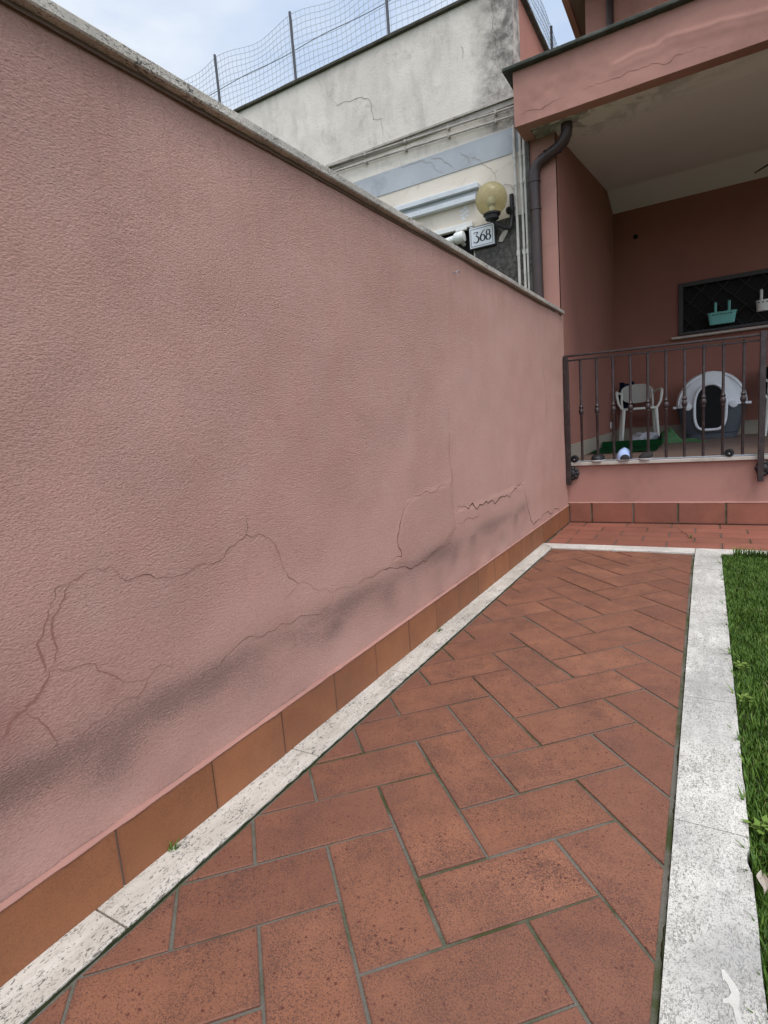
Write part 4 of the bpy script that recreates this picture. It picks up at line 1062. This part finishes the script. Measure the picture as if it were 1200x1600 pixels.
# covered pet house
kn = empty('pet_kennel', (2.78, 41.8, FZ), 'dark grey plastic pet house with white arched hood and dark opening', 'pet house')
KY0, KY1 = 40.3, 43.3
def kprof(z):  # half width of the grey tub at height z
    return 1.62 + (z - FZ) / (5.60 - FZ) * .55
kc = 2.78
mb = MB()
def rr(hw, hd, z, cy=41.85, n=48, e=.42):
    return [(kc + math.copysign(abs(math.cos(a)) ** e, math.cos(a)) * hw, cy + math.copysign(abs(math.sin(a)) ** e, math.sin(a)) * hd, z) for a in [2 * math.pi * k / n for k in range(n)]]
rings = [rr(kprof(z), 1.35 + .1 * (z - FZ) / 2.4, z) for z in (FZ, FZ + .10, FZ + .35)] 
rings += [rr(kprof(FZ + .35) + .06, 1.42, FZ + .40)] + [rr(kprof(z) + .06, 1.42 + .1 * (z - FZ) / 2.4, z) for z in (FZ + .9, FZ + 1.5, 5.52)]
V = [[mb.b.verts.new(p) for p in r] for r in rings]
for A, B in zip(V, V[1:]):
    for k in range(48): mb.b.faces.new((A[k], A[(k + 1) % 48], B[(k + 1) % 48], B[k]))
mb.b.faces.new(V[0][::-1]); mb.b.faces.new(V[-1]); obj('tub', mb, 'kennel_g', kn, smooth=True)
mb = MB()
V = []
for k in range(13):
    t = k / 12
    hw = 2.26 * math.cos(t * math.pi / 2) ** .92 if t < 1 else .0; z = 5.56 + 2.40 * math.sin(t * math.pi / 2) ** 1.0
    hd = 1.58 - .55 * t
    hw = max(hw, .25); V.append([mb.b.verts.new(p) for p in rr(hw, hd, z, 41.85 + .12 * t, 48, .5)])
for A, B in zip(V, V[1:]):
    for k in range(48): mb.b.faces.new((A[k], A[(k + 1) % 48], B[(k + 1) % 48], B[k]))
mb.b.faces.new(V[0][::-1]); mb.b.faces.new(V[-1])
mb2 = [mb.b.verts.new(p) for p in rr(2.34, 1.66, 5.50)]; mb3 = [mb.b.verts.new(p) for p in rr(2.34, 1.66, 5.64)]
for k in range(48): mb.b.faces.new((mb2[k], mb2[(k + 1) % 48], mb3[(k + 1) % 48], mb3[k]))
mb.b.faces.new(mb2[::-1]); mb.b.faces.new(mb3)
for x in (1.35, 4.15): mb.lathe([(.26, 0), (.26, .10), (.2, .13)], (x, 40.22, 5.55), (0, -1, 0), 16)
mb.box(4.95, 5.22, 40.6, 41.4, 5.46, 5.64, .03); mb.box(.35, .6, 40.6, 41.4, 5.46, 5.64, .03)
obj('hood', mb, 'kennel_w', kn, smooth=True)
def oval(k, n=40):      # opening outline
    a = 2 * math.pi * k / n; c, s = math.cos(a), math.sin(a)
    hw = .98 if s > 0 else .98 + .0 * s
    z = 5.55 + (1.5 if s > 0 else 1.72) * math.copysign(abs(s) ** (.9 if s > 0 else .6), s)
    return kc - .05 + hw * math.copysign(abs(c) ** (.9 if s > 0 else .5), c), z
mb = MB(); mb.prism([(x, 40.10, z) for x, z in [oval(k) for k in range(40)]], (0, 1.3, 0)); obj('flap', mb, 'kennel_d', kn)
mb = MB(); mb.tube([(x, 40.10, z) for x, z in [oval(k) for k in range(40)]], .10, 8, closed=True, flat=(1, 1)); obj('door_frame', mb, 'kennel_w', kn, smooth='all')
# arch moulding on the hood front
mb = MB(); mb.tube([(kc + 2.06 * math.cos(t), 40.42 + .5 * math.sin(t) ** 3, 5.62 + 2.20 * math.sin(t)) for t in [math.pi * k / 30 for k in range(31)]], .07, 6); obj('hood_rib', mb, 'kennel_w', kn, smooth='all')

# textiles on the floor
mb = MB(); mb.grid(lambda u, v: (-3.78 + 3.72 * u + .04 * math.sin(v * 9), 29.6 + 5.6 * v + .06 * mn.noise(Vector((u * 5, v * 5, 0))), FZ + .06 + .03 * mn.noise(Vector((u * 4, v * 4, 2))) + (.38 * sstep(.86, 1, v))), 40, 24)
bmesh.ops.solidify(mb.b, geom=mb.b.faces[:], thickness=.06)
tag(obj('turf_mat', mb, 'turf', None, org=(-1.9, 32, FZ), smooth='all'), 'green artificial turf mat lying behind the left railing bars', 'mat')
mb = blob((-1.5, 38.9, FZ + .12), (1.05, 1.0, .62), 3, .5, (40, 22), 1.6, FZ)
tag(obj('cloth', mb, 'whitecloth', None, org=(-1.5, 38.9, FZ), smooth='all'), 'crumpled pale grey cloth on the floor beside the green mat', 'cloth')
mb = blob((-.15, 38.0, FZ + .1), (.45, .8, .30), 8, .3, (24, 14), 1.6, FZ)
tag(obj('cloth', mb, 'navy', None, org=(-.2, 38, FZ), smooth='all'), 'small navy cloth bundle between pale and green cloths', 'cloth')
mb = MB()
def gt(u, v):
    a = u; x = -.30 + 2.85 * u
    hgt = .80 * math.exp(-((u - .17) / .22) ** 4) + .22 * math.exp(-((u - .62) / .2) ** 2) + .05
    w2 = .9 - .35 * u + .2 * math.sin(u * 9)
    t = v * math.pi
    return (x + .10 * math.sin(v * 7), 38.0 - math.cos(t) * w2 - .5 * u, FZ + .01 + math.sin(t) ** .8 * hgt * (1 + .35 * mn.noise(Vector((u * 6, v * 4, 0)))) if v not in (0, 1) else FZ + .01)
mb.grid(gt, 44, 24); bmesh.ops.solidify(mb.b, geom=mb.b.faces[:], thickness=.03)
tag(obj('towel', mb, 'greencloth', None, org=(1, 38, FZ), smooth='all'), 'crumpled green towel on the porch floor before the pet house', 'towel')

# shoe toes poking out between the bars on the slab edge
def shoe(x0, x1, h, label, mat_top, mat_toe, name='shoe', tall=False, skew=0):
    cx = (x0 + x1) / 2; w2 = (x1 - x0) / 2
    t = empty(name, (cx, 24.3, 3.2), label, 'shoe', 'shoes set on the porch edge between the railing bars')
    mb = MB()
    z0 = 3.29
    def f(u, v):
        b = v * math.pi / 2; a = u * 2 * math.pi
        r = math.cos(b) ** .85; sx = math.copysign(abs(math.cos(a)) ** .8, math.cos(a)); sy = math.sin(a)
        yb = 24.32 + sy * r * .5
        return (cx + sx * r * w2 + skew * math.sin(b) * w2, yb, z0 + h * math.sin(b) * (1 if sy < 0 else 1 + .15 * sy))
    mb.grid(f, 28, 8, True); obj('upper', mb, mat_top, t, smooth='all')
    mb = MB(); mb.lathe([(w2 * 1.0, 0), (w2 * 1.06, .02), (w2 * 1.06, .065), (w2, .08)], (cx, 24.32, 3.205), (0, 0, 1), 28, 1, .52 / w2); obj('sole', mb, 'sole', t, smooth=True)
    if mat_toe:
        mb = MB(); hw = w2 * .66; ox = cx + w2 * .22
        mb.lathe([(hw, 0), (hw * .98, .10), (hw * .8, .2), (.02, .26)], (ox, 23.98, z0), (0, -1, .12), 24, 1, 1); 
        for v_ in mb.b.verts: v_.co.z = max(v_.co.z, z0 - .01)
        obj('toe_cap', mb, mat_toe, t, smooth=True)
    return t
shoe(-2.70, -2.02, .30, 'black shoe toe between the second and third railing bars', 'black', None)
shoe(-1.46, -.76, .48, 'light blue shoe with dark toe cap on the porch edge', 'ltblue', 'dkfabric')
shoe(-.46, .20, .30, 'charcoal shoe right of the light blue one on the porch edge', 'dkfabric', None, skew=.35)
def wheel(cx, label):
    t = empty('toy_wheel', (cx, 24.1, 3.2), label, 'wheel', 'round black wheels on the porch edge')
    mb = MB(); mb.lathe([(.05, -.10), (.17, -.10), (.19, -.05), (.19, .05), (.17, .10), (.13, .11), (.12, .07), (.02, .07)], (cx, 24.0, 3.39), (-.15, -1, 0), 28); obj('tyre', mb, 'black', t, smooth=True)
    mb = MB(); mb.lathe([(.03, 0), (.03, .03)], (cx, 23.92, 3.36), (-.15, -1, 0), 10); obj('hub', mb, 'sole', t)
    mb = MB(); mb.box(cx - .18, cx + .18, 23.93, 24.5, 3.20, 3.225, .005); obj('base', mb, 'sole', t)
wheel(-3.46, 'small round black wheel beside the left railing post')
wheel(3.42, 'small round black wheel near the right railing post, pale hub in its centre')

# hanging planters on the window grille
def basket(x0, x1, zt, zb_, mat, label, hooks, name='hanging_planter'):
    cx = (x0 + x1) / 2; hw = (x1 - x0) / 2
    t = empty(name, (cx, 43.2, zb_), label, 'planter', 'planters hung on the window grille')
    mb = MB(); e = .35 if hw > .6 else .9
    def ring(k, dz, dd=1.0): return [(cx + math.copysign(abs(math.cos(a)) ** e, math.cos(a)) * hw * k, 43.2 + math.copysign(abs(math.sin(a)) ** e, math.sin(a)) * .36 * dd, dz) for a in [2 * math.pi * q / 36 for q in range(36)]]
    rs = [ring(.86, zb_, .8), ring(.98, zt - .08, .98), ring(1.03, zt - .07, 1.08), ring(1.03, zt, 1.08), ring(.96, zt, .95), ring(.90, zt - .25, .85)]
    V = [[mb.b.verts.new(p) for p in r] for r in rs]
    for A, B in zip(V, V[1:]):
        for k in range(36): mb.b.faces.new((A[k], A[(k + 1) % 36], B[(k + 1) % 36], B[k]))
    mb.b.faces.new(V[0][::-1]); mb.b.faces.new(V[-1]); obj('tub', mb, mat, t, smooth=True)
    n = max(2, int(hw * 9))
    for k in range(n):
        x = cx - hw * .62 + 2 * hw * .62 * k / max(1, n - 1); mb = MB(); mb.box(x - .05, x + .05, 42.83, 42.858, zt - .20, zt - .14); obj('slot', mb, 'dark', t)
    for hx in hooks:
        mb = MB(); mb.tube([(hx, 43.5, zt - .05), (hx, 43.5, zt + .72), (hx, 43.62, zt + .80), (hx, 43.74, zt + .72)], .07, 6, True, (1.3, .6)); obj('hook', mb, mat, t)
basket(2.52, 4.36, 12.22, 11.38, 'teal', 'turquoise plastic trough planter hooked on the dark window grille', (3.04, 3.90))
basket(5.50, 6.32, 12.62, 11.88, 'white', 'white round plastic pot hooked on the dark window grille', (5.85,))

# ceiling fan whose blade tip shows under the ceiling
cf = empty('ceiling_fan', (9.2, 30.0, 19.6), 'dark ceiling fan blade hanging under the porch ceiling', 'fan')
tip = Vector((4.90, 36.3, 19.0)); dr = (Vector((5.50, 35.45, 19.0)) - tip).normalized(); hub = tip + dr * 7.2
ORG[cf.name] = hub; cf.location = hub * U
for k in range(3):
    mb = MB(); q = Matrix.Rotation(k * math.pi * 2 / 3, 3, 'Z') @ (-dr); sd2 = Vector((-q.y, q.x, 0))
    P = [hub + q * .6 - sd2 * .12, hub + q * 1.5 - sd2 * .30, hub + q * 4.4 - sd2 * .12, hub + q * 7.2 - sd2 * .03, hub + q * 7.2 + sd2 * .02, hub + q * 4.6 + sd2 * .10, hub + q * 1.5 + sd2 * .25, hub + q * .6 + sd2 * .12]
    mb.prism(P, (0, 0, .06)); obj('blade', mb, 'black', cf)
mb = MB(); mb.lathe([(.3, -.35), (.7, -.2), (.75, .3), (.4, .5), (.12, .6), (.12, 1.4), (.4, 1.5)], hub, (0, 0, 1), 24); obj('motor', mb, 'black', cf, smooth=True)

# ------------------------------------------------------------------ lawn blades
def blades(name, n, region, hmin, hmax, z0=-.115, lean=.6, dens=None, wid=.022, seed=1, rbase=(0, .9)):
    rg = random.Random(seed); vs, fs, at = [], [], []
    for i in range(n):
        x = rg.uniform(region[0], region[1]); y = rg.uniform(region[2], region[3])
        if dens and rg.random() > dens(x, y): continue
        cl = .5 + .5 * mn.noise(Vector((x * 1.3, y * 1.3, 0)))
        h = rg.uniform(hmin, hmax) * (.65 + .7 * cl); a = rg.uniform(0, 6.283); ln = rg.uniform(.1, lean) * h
        w2 = wid * rg.uniform(.6, 1.25); dx, dy = math.cos(a), math.sin(a); px, py = -dy * w2, dx * w2
        b = len(vs)
        vs += [(x - px, y - py, z0), (x + px, y + py, z0), (x + dx * ln * .35 - px * .8, y + dy * ln * .35 - py * .8, z0 + h * .55), (x + dx * ln * .35 + px * .8, y + dy * ln * .35 + py * .8, z0 + h * .55), (x + dx * ln, y + dy * ln, z0 + h * .93)]
        fs += [(b, b + 1, b + 3, b + 2), (b + 2, b + 3, b + 4)]
        r = min(1, max(0, rg.uniform(*rbase) * .75 + .35 * (cl - .35))) if rg.random() > .035 else rg.uniform(.9, 1)
        at += [r] * 5
    me = bpy.data.meshes.new(name); me.from_pydata([(a * U, b * U, c * U) for a, b, c in vs], [], fs)
    q = me.attributes.new('blade_rnd', 'FLOAT', 'POINT'); q.data.foreach_set('value', at)
    me.materials.append(MAT['grass']); o = bpy.data.objects.new(name, me); COL.objects.link(o); return o
def dens(x, y):
    d = 1.0
    for bx, by, r in ((3.3, 10.3, .55), (3.25, 5.3, .55), (3.15, 1.0, .25), (3.2, 3.2, .3), (3.6, 13.5, .5)):
        q = math.hypot((x - bx) , (y - by) * .6)
        if q < r: d = min(d, .12 + .6 * q / r)
    return d
g1 = blades('grass', 95000, (3.03, 5.6, -2.5, 17.85), .11, .23, wid=.013, dens=dens, seed=3); tag(g1, kind='stuff'); g1['label'] = 'short green lawn grass beside the stone border'; g1['category'] = 'grass'
g2 = blades('grass', 70000, (5.6, 16, -6, 17.85), .12, .25, seed=4, wid=.034); tag(g2, kind='stuff'); g2['label'] = 'short green lawn grass further from the path'; g2['category'] = 'grass'
# blades leaning over the stone edge and the tuft by the cross border
g3 = blades('grass', 420, (3.0, 3.07, -2, 17.8), .16, .34, lean=1.1, seed=6, dens=lambda x, y: .5 + .5 * mn.noise(Vector((y * 1.4, 0, 0)))); tag(g3, kind='stuff'); g3['label'] = 'longer grass blades leaning over the stone edge'; g3['category'] = 'grass'
g4 = blades('grass', 900, (3.4, 9.0, 17.6, 17.86), .28, .55, lean=.8, seed=9); tag(g4, kind='stuff'); g4['label'] = 'taller unmown grass along the cross border'; g4['category'] = 'grass'
# clover-like weeds near the edge
def weed(x, y, s, label, n=12, seed=0):
    rg = random.Random(seed); mb = MB()
    for i in range(n):
        a = rg.uniform(0, 6.28); d = rg.uniform(.3, 1) * s; c = Vector((x + math.cos(a) * d, y + math.sin(a) * d, rg.uniform(.02, .10) + .02)); r = rg.uniform(.25, .42) * s
        b1 = Vector((math.cos(a), math.sin(a), rg.uniform(-.1, .35))) * r; b2 = Vector((-math.sin(a), math.cos(a), 0)) * r * .55
        v = [mb.b.verts.new(p) for p in (c - b1, c - b1 * .2 + b2, c + b1, c - b1 * .2 - b2)]; mb.b.faces.new(v)
        mb.tube([(x, y, -.1), c - b1 * .8], .006, 3, False)
    o = obj('weed', mb, 'grass', None, org=(x, y, -.1))
    at = o.data.attributes.new('blade_rnd', 'FLOAT', 'POINT'); at.data.foreach_set('value', [rg.uniform(.72, .92) for _ in o.data.vertices])
    return tag(o, label, 'weed')
weed(3.16, 7.3, .16, 'broad leaved weed in the lawn halfway along the stone border', 16, 1)
weed(3.14, 1.95, .17, 'broad leaved weed by the near joint of the stone border', 18, 2)
weed(3.12, 5.75, .16, 'small weed between two bare lawn patches', 10, 3)
for x, y, s, lb, sd_i in ((-4.05, -1.78, .06, 'small grass sprout at the skirting joint nearest the camera', 11), (-3.9, 7.2, .11, 'small green sprout between skirting and stone border, farther along', 13), (1.95, 20.7, .10, 'tiny sprout growing from the cracked tile before the step', 14)):
    g_ = blades('weed', 14, (x - .03, x + .03, y - s, y + s), .08, .20, z0=.02, lean=1.1, wid=.012, seed=sd_i, rbase=(.3, .7)); tag(g_, lb, 'weed')
mb = MB(); mb.grid(lambda u, v: (3.10 + .14 * (u - .5) * (1 - abs(2 * v - 1) ** 2 * .8), .88 + .30 * (v - .5), .09 + .04 * math.cos(u * 5) + .02 * math.sin(v * 6)), 6, 8)
tag(obj('dead_leaf', mb, 'leafdry', None, org=(3.1, .88, .05)), 'pale dry leaf lying on the grass by the stone border', 'leaf')
